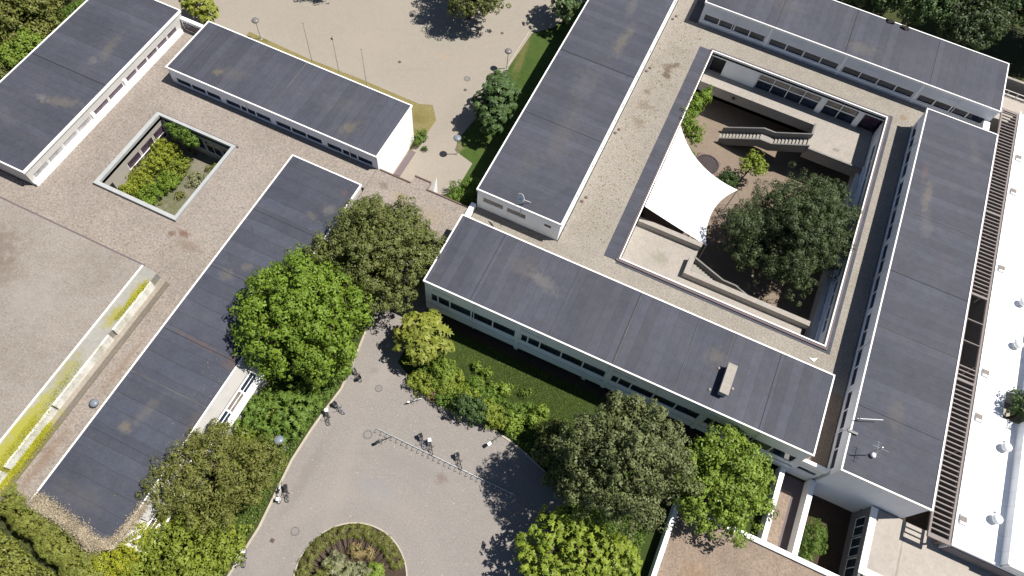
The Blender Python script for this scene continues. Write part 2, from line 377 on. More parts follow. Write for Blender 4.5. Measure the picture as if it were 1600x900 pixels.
# foliage colours
M['leaf_bright'] = leaf_mat('bright_green_leaves', [(0.101, 0.176, 0.016), (0.142, 0.221, 0.022), (0.196, 0.273, 0.034)])
M['leaf_olive'] = leaf_mat('olive_green_leaves', [(0.070, 0.085, 0.020), (0.096, 0.112, 0.026), (0.138, 0.150, 0.042)], .12)
M['leaf_dark_olive'] = leaf_mat('dark_olive_needles', [(.068,.084,.028), (.105,.122,.044), (.15,.165,.066)], .15)
M['leaf_yellow'] = leaf_mat('yellow_green_leaves', [(0.138, 0.201, 0.018), (0.190, 0.247, 0.025), (0.253, 0.299, 0.041)])
M['leaf_maple'] = leaf_mat('light_maple_leaves', [(0.115, 0.189, 0.019), (0.169, 0.243, 0.031), (0.236, 0.304, 0.054)])
M['leaf_chestnut'] = leaf_mat('pale_chestnut_leaves', [(0.149, 0.180, 0.022), (0.207, 0.234, 0.033), (0.287, 0.300, 0.061)])
M['leaf_deep'] = leaf_mat('deep_green_leaves', [(0.034, 0.065, 0.016), (0.048, 0.085, 0.023), (0.074, 0.119, 0.034)], .12)
M['leaf_pine'] = leaf_mat('pine_needles', [(.032,.05,.017), (.048,.068,.023), (.074,.094,.034)], .12)
M['leaf_mid'] = leaf_mat('mid_green_leaves', [(0.074, 0.128, 0.017), (0.101, 0.169, 0.024), (0.142, 0.216, 0.036)])
M['leaf_willow'] = leaf_mat('olive_willow_leaves', [(0.094, 0.110, 0.020), (0.132, 0.143, 0.028), (0.182, 0.182, 0.050)], .18)
M['leaf_gold'] = leaf_mat('golden_leaves', [(.17,.205,.018), (.225,.26,.024), (.29,.325,.04)])
M['leaf_lime'] = leaf_mat('lime_green_leaves', [(.14,.185,.02), (.185,.23,.028), (.24,.275,.042)])
M['leaf_hedge'] = leaf_mat('soft_green_hedge', [(.155,.18,.03), (.195,.215,.04), (.24,.25,.06)])
M['leaf_creeper'] = leaf_mat('yellow_creeper', [(.24,.26,.015), (.31,.32,.02), (.26,.28,.03)])
M['leaf_red'] = leaf_mat('reddish_leaves', [(.16,.12,.05), (.22,.15,.07), (.15,.15,.05)], .1)
M['leaf_straw'] = leaf_mat('straw_dry_stems', [(.27,.22,.15), (.36,.30,.21), (.44,.38,.28)], .05, .9)
M['leaf_grey'] = leaf_mat('grey_green_leaves', [(.12,.14,.06), (.17,.18,.09), (.23,.22,.12)], .1)
M['blade'] = leaf_mat('grass_blades', [(.055,.10,.012), (.075,.125,.018), (.10,.145,.025)], .2)
# ------------------------------------------------------------------ ground and terrain
def rects_minus(x0, x1, y0, y1, holes):
    xs = sorted({x0, x1, *[h[0] for h in holes], *[h[1] for h in holes]}); ys = sorted({y0, y1, *[h[2] for h in holes], *[h[3] for h in holes]})
    xs = [x for x in xs if x0 <= x <= x1]; ys = [y for y in ys if y0 <= y <= y1]
    out = []
    for a, b in zip(xs, xs[1:]):
        for c, d in zip(ys, ys[1:]):
            mx, my = (a + b) / 2, (c + d) / 2
            if any(h[0] < mx < h[1] and h[2] < my < h[3] for h in holes): continue
            out.append((a, b, c, d))
    return out

FLOOR = -4.1
COURT = (-0.62, 23.5, 43.34, 79.1)
PIT = (27.15, 32.75, 20.9, 29.3)
g = MB()
for a, b, c, d in rects_minus(-700, 700, -700, 700, [(-0.9, 23.8, 43.1, 79.4), PIT]):
    g.face([(a, c, 0), (b, c, 0), (b, d, 0), (a, d, 0)])
struct("ground", g, M['rough_green'])
g = MB(); g.face([(-1, 43, FLOOR), (24, 43, FLOOR), (24, 79.5, FLOOR), (-1, 79.5, FLOOR)]); struct("courtyard_floor", g, M['court_paving'])
g = MB(); g.face([(27, 20.8, -1.85), (33, 20.8, -1.85), (33, 29.4, -1.85), (27, 29.4, -1.85)]); struct("pit_floor", g, M['soil'])

def sheet(name, poly, z, mat, thick=None):
    m = MB()
    if thick: m.prism(poly, z - thick, z)
    else: m.face([(x, y, z) for x, y in poly])
    return struct(name, m, mat)

sheet("plaza", [(-75, 49.0), (-59.4, 49.0), (-30.7, 49.0), (-30.7, 36), (-18.3, 36), (-18.3, 49), (-18.3, 95), (-24, 130), (-75, 130)], .006, M['plaza'])
fp = [(-22.3, -14), (-22.1, -2), (-22.0, 1.5), (-22.35, 5), (-22.7, 8.4), (-22.6, 12), (-22.4, 14.5), (-22.1, 17.2), (-22.6, 21), (-23.4, 26), (-24, 36.0), (-18.4, 36.0), (-18.0, 28), (-17.4, 23.5), (-16.4, 21.2),
      (-15.2, 20.45), (-13.6, 20.2), (-11.5, 19.95), (-9.4, 20.0), (-7.4, 20.3), (-5.5, 20.2), (-3.5, 19.9), (-1.5, 19.4), (1.2, 18.5), (4, 17), (6, 14), (8, 9), (10, 2), (11, -14)]
sheet("forecourt", fp, .008, M['forecourt'])
def kerb(pts, w=.14, h=.1, z=0):
    m = MB()
    for (a, b), (c, d) in zip(pts, pts[1:]):
        v = Vector((c - a, d - b)); n = Vector((-v.y, v.x)).normalized() * w / 2
        m.prism([(a - n.x, b - n.y), (c - n.x, d - n.y), (c + n.x, d + n.y), (a + n.x, b + n.y)], z, z + h)
    return m
m1 = kerb(fp[:11], .24); m2 = kerb(fp[14:24], .2); m1.v
k = len(m1.v); m1.v += m2.v; m1.f += [tuple(i + k for i in f) for f in m2.f]; m1.m += m2.m
struct("kerb", m1, M['stone_edge'])
# lawn strips
sheet("dry_grass_strip", [(-59.6, 50.1), (-59.3, 55.9), (-50, 55.5), (-42.6, 55.7), (-33, 55.6), (-31.4, 56.3), (-29.8, 54.2), (-29.9, 51.2), (-30.4, 48.4), (-30.8, 47.5), (-31.5, 50.1)], .012, M['dry_grass'])
sheet("west_lawn", [(-25.9, 53.0), (-25.5, 51.0), (-22.6, 50.2), (-22.6, 44), (-18.4, 44), (-18.4, 90), (-22.8, 77), (-25.0, 74.4), (-25.3, 66.5), (-25.0, 60)], .012, M['lawn'])
sheet("front_lawn", [(-18.2, 22.5), (-16.2, 21.5), (-13.6, 20.35), (-9.4, 20.15), (-3.5, 20.05), (1.4, 18.7), (4.2, 17.2), (9, 12), (14.2, 12), (14.2, 21), (23.2, 21), (23.2, 29.2), (-18.2, 29.2)], .014, M['deep_lawn'])
sheet("west_bed", [(-31, -10), (-22.45, -10), (-22.2, -2), (-22.1, 1.5), (-22.45, 5), (-22.8, 8.4), (-22.7, 12), (-22.5, 14.5), (-22.2, 17.2), (-22.7, 21), (-23.5, 26), (-24.1, 36), (-31, 36)], .014, M['rough_green'])
kb = MB().box(-25.55, -25.4, 62, 74.4, 0, .12); struct("lawn_edge_kerb", kb, M['stone_edge'])
# raised ground on the east side
g = MB()
g.box(33.25, 90, -40, 29.15, 0, 2.4); g.box(39.6, 90, 29.15, 88.4, 0, 2.4); g.box(35.9, 90, 88.4, 93.2, 0, 2.4)
struct("upper_terrace_ground", g, M['terrace_light'])
sheet("passage_shade_sheet", [(35.85, 29.15), (39.6, 29.15), (39.6, 88.4), (35.85, 88.4)], .02, M['soil'])  # dark sheet, shade of the passage floor put into its colour

# ------------------------------------------------------------------ buildings
def fbox(mb, face, c, a0, a1, z0, z1, d0, d1, mi=0):
    """box on a facade: c = outer plane, d = depth inwards (negative stands proud)"""
    if face == 'S': mb.box(a0, a1, c + d0, c + d1, z0, z1, mi)
    elif face == 'N': mb.box(a0, a1, c - d1, c - d0, z0, z1, mi)
    elif face == 'W': mb.box(c + d0, c + d1, a0, a1, z0, z1, mi)
    else: mb.box(c - d1, c - d0, a0, a1, z0, z1, mi)

def facade(parent, wall, face, c, a0, a1, z0, z1, wins=(), sill=0, head=0, glass='glass', fmat='white', dep=.25, sub=0, winname="window"):
    if not wins:
        fbox(wall, face, c, a0, a1, z0, z1, 0, dep); return
    fbox(wall, face, c, a0, a1, z0, sill, 0, dep); fbox(wall, face, c, a0, a1, head, z1, 0, dep)
    p = a0
    for i, w in enumerate(wins):
        w0, w1 = w[:2]; gl = w[2] if len(w) > 2 else glass
        if w0 - p > 1e-3: fbox(wall, face, c, p, w0, sill, head, 0, dep)
        p = w1
        pane = MB(); fbox(pane, face, c, w0 + .03, w1 - .03, sill + .03, head - .03, .07, .11)
        o = obj(winname, pane, M[gl], parent)
        fr = MB(); t = .06
        fbox(fr, face, c, w0, w1, sill, sill + t, .03, .14); fbox(fr, face, c, w0, w1, head - t, head, .03, .14)
        fbox(fr, face, c, w0, w0 + t, sill + t, head - t, .03, .14); fbox(fr, face, c, w1 - t, w1, sill + t, head - t, .03, .14)
        for q in range(sub):
            s = w0 + (w1 - w0) * (q + 1) / (sub + 1); fbox(fr, face, c, s - t / 2, s + t / 2, sill + t, head - t, .03, .14)
        obj("frame", fr, M[fmat], o)
    if a1 - p > 1e-3: fbox(wall, face, c, p, a1, sill, head, 0, dep)

def flat_roof(parent, x0, x1, y0, y1, z1, felt, coping='coping', cw=.15, ch=.07, seams=(), open_sides=''):
    r = MB(); r.box(x0 + cw, x1 - cw, y0 + cw, y1 - cw, z1 - .25, z1)
    for s in seams:   # raised welts across the felt: (axis, coordinate, width)
        ax, v, w = s[:3]; mi = s[3] if len(s) > 3 else 1
        if ax == 'x': r.box(v - w / 2, v + w / 2, y0 + cw + .05, y1 - cw - .05, z1 + .004, z1 + .03, mi)
        else: r.box(x0 + cw + .05, x1 - cw - .05, v - w / 2, v + w / 2, z1 + .004, z1 + .03, mi)
    obj("roof", r, [M[felt], M['weld_light'], M['weld_dark']], parent)
    c = MB(); zt = z1 + ch; zb = z1 - .25
    c.box(x0, x1, y0, y0 + cw, zb, zt); c.box(x0, x1, y1 - cw, y1, zb, zt)
    c.box(x0, x0 + cw, y0 + cw, y1 - cw, zb, zt); c.box(x1 - cw, x1, y0 + cw, y1 - cw, zb, zt)
    obj("coping", c, M[coping], parent)

M['weld_light'] = paint('pale_roof_welt', (.085,.085,.09), .8, .5, (.045,.045,.05), .5)
M['weld_dark'] = paint('dark_roof_welt', (.022,.022,.025), .8, .3)

def block(name, label, cat, x0, x1, y0, y1, z0, z1, felt, fac, wallmat='white_wall', coping='coping', seams=(), group=None):
    t = empty(name, ((x0 + x1) / 2, (y0 + y1) / 2, max(z0, 0)), label, cat, group)
    i = .12; a, b, c, d = x0 + i, x1 - i, y0 + i, y1 - i; zt = z1 - .25; dep = .25
    w = MB(); w.box(a + dep, b - dep, c + dep, d - dep, z0, zt)
    for face in 'SNWE':
        f = dict(fac.get(face, {})); pl = {'S': c, 'N': d, 'W': a, 'E': b}[face]
        u0, u1 = (a, b) if face in 'SN' else (c + dep, d - dep)
        facade(t, w, face, pl, u0, u1, f.pop('z0', z0), zt, **f)
    obj("wall", w, M[wallmat], t)
    flat_roof(t, x0, x1, y0, y1, z1, felt, coping, seams=seams)
    return t

def bays(a0, a1, cuts, pattern, edge=.32, gap=.03):
    """window spans: between the cuts (pilasters) the widths follow the pattern"""
    out = []; pts = [a0, *cuts, a1]
    for p, q in zip(pts, pts[1:]):
        u, v = p + edge, q - edge; tot = sum(pattern); x = u
        for w in pattern:
            s = (v - u) * w / tot; out.append((x + gap / 2, x + s - gap / 2)); x += s
    return out

def pilasters(parent, face, c, pos, z0, z1, w=.42, out=.12, mat='white_wall', name="pilaster"):
    for p in pos:
        m = MB(); fbox(m, face, c, p - w / 2, p + w / 2, z0, z1, -out, -.003); obj(name, m, M[mat], parent)

sheet("painted_shade_strip", [(-18.2, 28.6), (23.2, 28.6), (23.2, 31.4), (-18.2, 31.4)], .018, M['soil'])  # shade of the ground floor recess put into a dark sheet
# --- right-hand complex: four classroom wings round the courtyard
sw_c = [-7.2, 3.2, 13.6]
sw = block("classroom_wing", "long dark roofed school wing with a white window band facing the bicycle forecourt", "school wing", -18.35, 24.2, 29.3, 38.55, 1.05, 7.5, 'felt_x',
    {'S': dict(wins=bays(-17.9, 23.9, sw_c, [.75, 1.3, 2.3, 2.3, 2.4]), sill=3.4, head=5.15), 'N': dict(wins=bays(-17.6, 23.9, sw_c, [2, 2, 2, 2]), sill=4.9, head=5.9)},
    seams=[('x', -3.9, .06), ('x', 2.9, .05, 2), ('x', 3.02, .09), ('x', 9.6, .06), ('x', 13.4, .06), ('x', -13.0, .05, 2), ('x', 18.5, .05, 2)])
pilasters(sw, 'S', 29.42, sw_c, 1.05, 7.25)
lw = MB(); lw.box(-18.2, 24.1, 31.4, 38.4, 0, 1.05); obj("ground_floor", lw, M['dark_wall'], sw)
for p in (-17.9, -7.2, 1.0, 9.2, 17.4, 23.8):
    m = MB().box(p - .22, p + .22, 29.6, 30.05, 0, 1.05); obj("column", m, M['white_wall'], sw)
for s0 in (-17.4, -7.0, 3.4, 13.8):     # narrow ventilation grilles under the roof edge
    m = MB(); fbox(m, 'S', 29.42, s0 + .1, s0 + 2.6, 6.15, 6.4, -.03, -.004); obj("ventilation_grille", m, M['grey_wall'], sw)
ledge = MB(); fbox(ledge, 'S', 29.42, -18.1, 24.0, 2.55, 2.7, -.14, -.004); obj("ledge", ledge, M['grey_wall'], sw)

ww = block("classroom_wing", "dark roofed school wing along the lawn and plaza, brown stains down its roof", "school wing", -18.4, -7.95, 42.2, 120, 0, 7.5, 'felt_y',
    {'S': dict(wins=[(-17.6, -15.0, 'glass_brown'), (-14.6, -12.2, 'glass_brown')], sill=5.45, head=6.35), 'E': dict(wins=bays(43.2, 119, [53.4, 63.8, 74.2, 84.6, 95, 105], [2, 2, 2, 2]), sill=4.9, head=5.9),
     'W': dict(wins=bays(43.2, 119, [53.4, 63.8, 74.2, 84.6, 95, 105], [2, 2, 2, 2]), sill=3.5, head=5.0)},
    seams=[('y', 66.3, .07, 2), ('y', 84, .06), ('y', 55.0, .04, 2)])
m = MB(); fbox(m, 'S', 42.32, -9.9, -9.1, 5.9, 6.3, -.03, -.004); obj("ventilation_grille", m, M['brown_steel'], ww)
m = MB(); fbox(m, 'W', -18.28, 42.4, 119, 2.6, 2.75, -.1, -.004); obj("ledge", m, M['grey_wall'], ww)

M['gravel_hall'] = ground_mat('grey_hall_gravel', (.395,.345,.30), (.325,.28,.24), (.43,.395,.36), 5.0, [
    (-60.0, 13.2, 4.5, 3.2, 20, (.23,.18,.145), .7), (-57.5, 11.2, 3.2, 2.2, 0, (.24,.19,.15), .6), (-64, 9, 4, 3, 0, (.25,.20,.16), .6), (-52, 10, 4, 4, 0, (.44,.40,.37), .4), (-55, 0, 7, 4, 30, (.43,.385,.345), .4)], bump=.4, fineamt=.8)
M['ledge_tan'] = ground_mat('mossy_tan_ledge', (.44,.385,.32), (.38,.33,.27), (.48,.43,.36), 4.0, [(-43.2, -2, .8, 5.5, 0, (.39,.37,.06), .9)], bump=.2, fineamt=.5)
M['gravel_bed'] = ground_mat('planted_gravel_bed', (.27,.245,.19), (.16,.17,.08), (.33,.30,.25), 5.0, [(-55, 31, 3.5, 5, 0, (.08,.11,.03), .8)], bump=.6)
ew_c = [39.3, 49.3, 59.3, 69.3]
ew = block("classroom_wing", "dark roofed school wing beside the slatted canopy, blank grey end wall by the terrace", "school wing", 26.88, 35.95, 29.15, 79.55, -1.9, 7.5, 'felt_y',
    {'W': dict(wins=bays(29.6, 79.2, ew_c, [2.4, 2.4, 2.4, 2.4]), sill=4.42, head=5.5), 'E': dict(wins=bays(29.6, 79.2, ew_c, [2.4, 2.4, 2.4, 2.4]), sill=4.0, head=5.4)},
    'rendered', seams=[('y', 46.35, .06), ('y', 62.6, .06), ('y', 53.7, .04, 2), ('y', 36.5, .04, 2)])
nw_c = [5.4, 15.7, 26.0]
nw = block("classroom_wing", "dark roofed school wing at the far side of the courtyard, backed by tall trees", "school wing", -4.25, 35.8, 83.5, 92.8, 0, 7.5, 'felt_x',
    {'S': dict(wins=bays(-4.0, 35.4, nw_c, [2.4, 2.4, 2.4, 2.4]), sill=4.6, head=5.7)}, 'grey_wall',
    seams=[('x', 15.2, .08, 2), ('x', 5.6, .05, 2), ('x', 26.5, .04, 2)])
pilasters(nw, 'S', 83.62, nw_c, 4.0, 7.25, .3, .06, 'white_wall')
for s0 in (-3, 7.2, 17.8, 28.6):
    m = MB(); fbox(m, 'S', 83.62, s0, s0 + 2.6, 6.35, 6.6, -.03, -.004); obj("ventilation_grille", m, M['grey_wall'], nw)
sl = MB(); fbox(sl, 'S', 83.62, -4.1, 35.6, 4.42, 4.55, -.1, -.004); obj("ledge", sl, M['white'], nw)
wc = MB(); wc.box(34.95, 35.75, 79.7, 83.35, 4.0, 5.6); obj("end_wall", wc, M['white'], nw)

# --- single-storey ring with gravel roof round the courtyard
ring = empty("courtyard_ring_building", (11, 61, 0), "single storey building ring with pale gravel roof framing the sunken courtyard", "school building")
r = MB()
for q in ((-18.15, 26.85, 38.55, 42.2), (-7.95, 26.85, 42.2, 43.34), (-7.95, -0.62, 43.34, 83.5), (-7.95, -4.25, 83.5, 120), (-0.62, 26.85, 79.1, 83.5), (26.85, 35.8, 79.55, 83.5), (23.5, 26.85, 43.34, 79.1)):
    r.box(q[0], q[1], q[2], q[3], 3.7, 4.0)
obj("gravel_roof", r, M['gravel_warm'], ring)
r = MB(); r.box(24.2, 26.85, 29.6, 38.55, 3.7, 4.0); obj("bridge_roof", r, M['gravel_rust'], ring)
fs = MB()
fs.box(-2.5, -0.95, 42.95, 79.4, 4.002, 4.03)
fs.box(-0.95, 23.85, 42.6, 43.0, 4.002, 4.02); fs.box(23.85, 24.35, 42.6, 79.9, 4.002, 4.02); fs.box(-0.95, 23.85, 79.45, 79.8, 4.002, 4.02)
fs.box(-5.5, -4.3, 83.3, 110, 4.002, 4.02)
obj("felt_strip", fs, M['felt_y'], ring)
rim = MB(); x0, x1, y0, y1 = COURT
rim.box(x0 - .14, x1 + .14, y0 - .14, y0, 3.7, 4.3); rim.box(x0 - .14, x1 + .14, y1, y1 + .14, 3.7, 4.3)
rim.box(x0 - .14, x0, y0, y1, 3.7, 4.3); rim.box(x1, x1 + .14, y0, y1, 3.7, 4.3)
obj("rim_coping", rim, M['coping'], ring)
rb = MB(); rb.box(x0 - .42, x1 + .42, y0 - .42, y0 - .143, 4.0, 4.18); rb.box(x0 - .42, x1 + .42, y1 + .143, y1 + .42, 4.0, 4.18); rb.box(x1 + .143, x1 + .42, y0 - .14, y1 + .14, 4.0, 4.18); rb.box(x0 - .34, x0 - .143, y0 - .14, y1 + .14, 4.0, 4.12)
obj("rim_upstand", rb, M['plinth'], ring)
lwp = MB(); lwp.box(-18.85, -18.3, 38.6, 42.1, 3.7, 4.75); obj("parapet_wall", lwp, M['white'], ring)
# courtyard walls behind the face, from floor to roof slab
cwall = MB()
cwall.box(x0 - 1.6, x0 - .1, y0 - 1.6, y1 + 1.6, FLOOR, 3.7)
cwall.box(x0 - .1, x1 + .1, y0 - 1.6, y0 - .1, FLOOR, 3.7)
obj("courtyard_wall", cwall, M['white_wall'], ring)
# north side: deep fascia, wide panes, white panel, pilasters; set-back walls
nf = MB(); yb = 79.1
nf.box(x0, x1, yb + .002, yb + .3, 3.5, 4.0); nf.box(1.6, 6.4, yb + .05, yb + .3, .8, 3.5)
obj("north_fascia", nf, M['white_wall'], ring)
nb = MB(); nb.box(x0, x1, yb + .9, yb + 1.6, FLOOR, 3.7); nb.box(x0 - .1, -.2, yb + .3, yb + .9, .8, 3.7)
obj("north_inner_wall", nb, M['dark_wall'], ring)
wl = [6.5 + i * 2.15 for i in range(4)] + [15.95, 18.1]
for w0 in wl:
    p = MB(); p.box(w0 + .05, w0 + 2.05, yb + .42, yb + .46, 2.3, 3.5); o = obj("window", p, M['glass_brown'], ring)
    p = MB(); p.box(w0 + .05, w0 + 2.05, yb + .42, yb + .46, .9, 2.16); obj("lower_pane", p, M['glass'], o)
    f = MB(); f.box(w0 - .05, w0 + 2.15, yb + .34, yb + .5, 2.16, 2.3); f.box(w0 - .05, w0 + .05, yb + .34, yb + .5, .8, 2.16); f.box(w0 - .05, w0 + .05, yb + .34, yb + .5, 2.3, 3.5); obj("frame", f, M['white'], o)
for p0 in (15.1, 20.3):
    p = MB(); p.box(p0, p0 + .75, yb + .05, yb + .62, .8, 3.5); obj("pilaster", p, M['white_wall'], ring)
p = MB(); p.box(21.2, 23.3, yb + .6, yb + .66, .9, 3.2); obj("doorway", p, M['glass_purple'], ring)
p = MB(); p.box(-.1, 1.5, yb + .6, yb + .66, .9, 3.2); obj("doorway", p, M['black'], ring)
# east side
ef = MB(); facade(ring, ef, 'W', x1 + .002, y0, y1, .1, 3.7, bays(y0 + 2.2, y1 - 3.2, [53.5, 63.5], [2.4, 2.4, 2.4, 2.4]), 2.15, 2.95, 'glass', 'grey_wall')
ef.box(x1 + .25, x1 + 1.4, y0, y1, FLOOR, 3.7); ef.box(x1 + .1, x1 + .25, y0, y1, FLOOR, -.3)
obj("east_wall", ef, M['grey_wall'], ring)
for yy in [y0 + 2.6 + i * 2.5 for i in range(10)]:
    p = MB(); p.box(x1 - .02, x1 - .004, yy, yy + 2.2, .35, 1.5); obj("lower_window", p, M['glass'], ring)
lg = MB(); lg.box(x1 - .35, x1 - .003, y0 + .1, 72.2, 1.62, 1.78); lg.box(x1 - .5, x1 - .003, y0 + .1, 72.2, -.1, .18); obj("east_ledge", lg, M['grey_wall'], ring)
# bridge between south and east wing, its white parapet and window
bf = MB(); facade(ring, bf, 'S', 29.6, 24.2, 26.85, 0, 4.0, [(24.6, 26.6)], 2.2, 3.0)
obj("bridge_wall", bf, M['white_wall'], ring)
bp = MB(); bp.box(24.2, 26.87, 29.5, 29.85, 4.003, 4.9); obj("parapet_wall", bp, M['white'], ring)

# --- terraces, parapets and stairs in the courtyard
tn = empty("courtyard_terrace", (15, 77, FLOOR), "pale upper terrace along the far courtyard side with the stair running down from it", "terrace")
t = MB(); t.box(-.55, 15.7, 76.8, 79.45, -.82, .8); t.box(15.7, 23.4, 72.2, 79.45, -.82, .8)
obj("slab", t, M['concrete'], tn)
for px_ in (17.5, 22.6): obj("column", MB().box(px_ - .2, px_ + .2, 75.8, 76.2, FLOOR, -.82), M['concrete_grey'], tn)
tl = MB(); tl.box(4.3, 4.75, 76.72, 76.797, -.2, .25); obj("wall_lamp", tl, M['dark_metal'], tn)

def stair(label, x_top, sgn, y0, y1, n1, n2, land, tread, riser, z_top, mat='concrete'):
    s = empty("outdoor_stair", (x_top + sgn * 5, (y0 + y1) / 2, FLOOR), label, "stairs")
    st = MB(); x = x_top; z = z_top; prof = [(x_top - sgn * .25, z_top)]
    def bx(a, b, z): st.box(min(a, b), max(a, b), y0 + .22, y1 - .22, z - .32, z)
    for i in range(n1): z -= riser; bx(x, x + sgn * (tread + .02), z); x += sgn * tread
    prof.append((x, z)); bx(x + sgn * .021, x + sgn * land, z - .003); x += sgn * land; prof.append((x, z))
    for i in range(n2): z -= riser; bx(x, x + sgn * (tread + .02), z); x += sgn * tread
    prof.append((x, z)); obj("steps", st, M['concrete_steps'], s)
    for a, b in ((y0, y0 + .2), (y1 - .2, y1)):
        pm = MB()
        for (xa, za), (xb, zb) in zip(prof, prof[1:]):
            (p, zp), (q, zq) = sorted(((xa, za), (xb, zb)))
            pm.prism([(p, a), (q, a), (q, b), (p, b)], [zp - .55, zq - .55, zq - .55, zp - .55], [zp + .92, zq + .92, zq + .92, zp + .92])
        obj("parapet", pm, M['concrete_grey'], s)
    return s
M['concrete_steps'] = ground_mat('light_stair_concrete', (.43,.40,.36), (.38,.35,.32), (.47,.44,.40), 4.0, [], bump=.1, fineamt=.3)
stair("straight concrete stair with a landing, lower end beside the fire bowl, under the far terrace", 15.65, -1, 72.1, 74.4, 10, 12, 1.6, .412, .2227, .8)
pa = MB(); pa.box(15.72, 15.95, 74.45, 76.75, .803, 1.2); pa.box(15.72, 23.3, 72.2, 72.42, .803, 1.05); obj("parapet", pa, M['concrete_grey'], tn)

ts = empty("courtyard_terrace", (8, 46, FLOOR), "pale upper terrace on the near courtyard side with low parapet walls under the white canopy", "terrace")
t = MB(); t.box(-.55, 7.5, 43.3, 51.3, -.82, .8); t.box(7.5, 21.7, 43.3, 46.95, -.82, .8); obj("slab", t, M['concrete'], ts)
for a in ((-.5, 7.6, 50.75, 51.4), (6.75, 7.4, 46.45, 48.95), (7.4, 22.15, 46.45, 47.1)):
    obj("parapet", MB().box(*a, .803, 1.72), M['concrete'], ts)
for px_ in (1, 7.0, 14, 21.2): obj("column", MB().box(px_ - .2, px_ + .2, 46.1, 46.5, FLOOR, -.82), M['concrete_grey'], ts)
stair("concrete stair in the tree shade leading down from the near terrace", 7.55, 1, 47.15, 49.2, 10, 12, 1.6, .412, .2227, .8)

# --- left-hand complex
mid = block("school_pavilion", "long dark roofed pavilion with a bright white end wall by the plaza", "school building", -59.35, -30.65, 41.3, 50.0, 0, 6.75, 'felt_x',
    {'S': dict(wins=bays(-58.9, -31.1, [-51.9, -44.9, -37.9], [2, 2, 2]), sill=4.42, head=5.35, sub=0), 'N': dict(wins=bays(-58.9, -31.1, [-51.9, -44.9, -37.9], [2, 2, 2]), sill=1.2, head=3.2)},
    'rendered', seams=[('x', -45.1, .14), ('x', -57.0, .03, 2)])
ef = MB(); ef.box(-30.765, -30.72, 41.45, 49.85, 0, 6.49); obj("end_wall", ef, M['white'], mid)
wb = block("assembly_block", "broad dark roofed block at the upper left with a deep pale fascia", "school building", -74.1, -63.2, 21.85, 49.75, 0, 6.9, 'felt_y',
    {'E': dict(wins=[(22.5 + i * 2.4, 24.75 + i * 2.4, 'glass_pale') for i in range(4)] + [(32.6, 35.0, 'glass_purple'), (35.2, 37.7, 'glass_purple')] + [(38.4 + i * 1.98, 40.25 + i * 1.98, 'glass_purple') for i in range(5)], sill=4.85, head=5.6)},
    'fascia', seams=[('y', 35.75, .09, 2), ('y', 29.3, .03, 1)])
pilasters(wb, 'E', -63.32, [32.3, 38.05], 4.3, 5.75, .35, .15, 'white')
s_ = MB(); s_.box(-63.31, -62.95, 22.0, 48.6, 4.3, 4.82); obj("sill", s_, M['white'], wb)
lk = empty("link_wall", (-61.3, 49.4, 4.3), "short white wall bridging the far left block and the pavilion", "wall")
m = MB(); m.box(-63.2, -59.4, 49.15, 49.6, 4.3, 6.1); obj("wall", m, M['white'], lk)
m = MB(); m.box(-62.9, -59.6, 49.05, 49.147, 4.6, 5.6); obj("window", m, M['glass_purple'], lk)
m = MB(); m.box(-63.2, -59.4, 49.15, 49.6, 0, 4.297); obj("base", m, M['rendered'], lk)

AT = (-57.3, -47.3, 25.45, 36.15)
annex = empty("flat_roof_annex", (-52, 30, 0), "low annex under brownish gravel with a planted light well in its roof", "school building")
r = MB()
for q in rects_minus(-63.1, -40.3, 18.3, 41.35, [AT]) + [(-130, -63.1, 18.3, 21.85), (-63.1, -59.35, 41.35, 49.15), (-40.3, -30.9, 38.35, 41.35), (-42.9, -40.3, -5.4, 18.3)]:
    r.box(*q, 3.9, 4.3)
obj("gravel_roof", r, M['gravel_brown'], annex)
c = MB(); a, b, cc, d = AT
c.box(a - .5, a, cc - .45, d + .36, 3.9, 4.68); c.box(b, b + .38, cc - .45, d + .36, 3.9, 4.68); c.box(a, b, cc - .45, cc, 3.9, 4.68); c.box(a, b, d, d + .36, 3.9, 4.68)
obj("light_well_curb", c, M['curb_metal'], annex)
c = MB(); c.box(a - .7, b + .6, d + .363, d + .55, 4.303, 4.5); c.box(a - .62, a - .503, cc - .5, d + .36, 4.303, 4.5); obj("curb_flashing", c, M['plinth'], annex)
w = MB(); facade(annex, w, 'E', a - .002, cc, d, 0, 3.9, [(29.3, 31.5, 'glass_purple'), (31.7, 33.9, 'glass_purple'), (34.1, 35.9, 'glass_purple')], 1.2, 3.2, sub=0)
facade(annex, w, 'S', d + .002, a, b, 0, 3.9, [(-56.5 + i * 2.4, -54.3 + i * 2.4) for i in range(4)], 1.0, 3.2, sub=1)
w.box(b + .05, b + .4, cc, d, 0, 3.9); w.box(a, b, cc - .4, cc - .05, 0, 3.9)
obj("light_well_wall", w, M['beige_wall'], annex)
p = MB(); p.box(a + .005, a + .03, 25.75, 26.6, .6, 3.0); obj("doorway", p, M['black'], annex)
p = MB(); p.box(a + .006, a + .06, 29.2, 36.0, 2.1, 2.2); obj("transom", p, M['white'], annex)
w = MB(); w.box(-62.9, -58.2, 18.6, 21, 0, 3.9); w.box(-43.2, -40.6, -5.2, 38, 0, 3.9); w.box(-62.9, -62.5, 21, 41, 0, 3.9); obj("wall", w, M['rendered'], annex)
g = MB(); g.face([(a, cc, .02), (b, cc, .02), (b, d, .02), (a, d, .02)]); struct("light_well_floor", g, M['gravel_bed'])

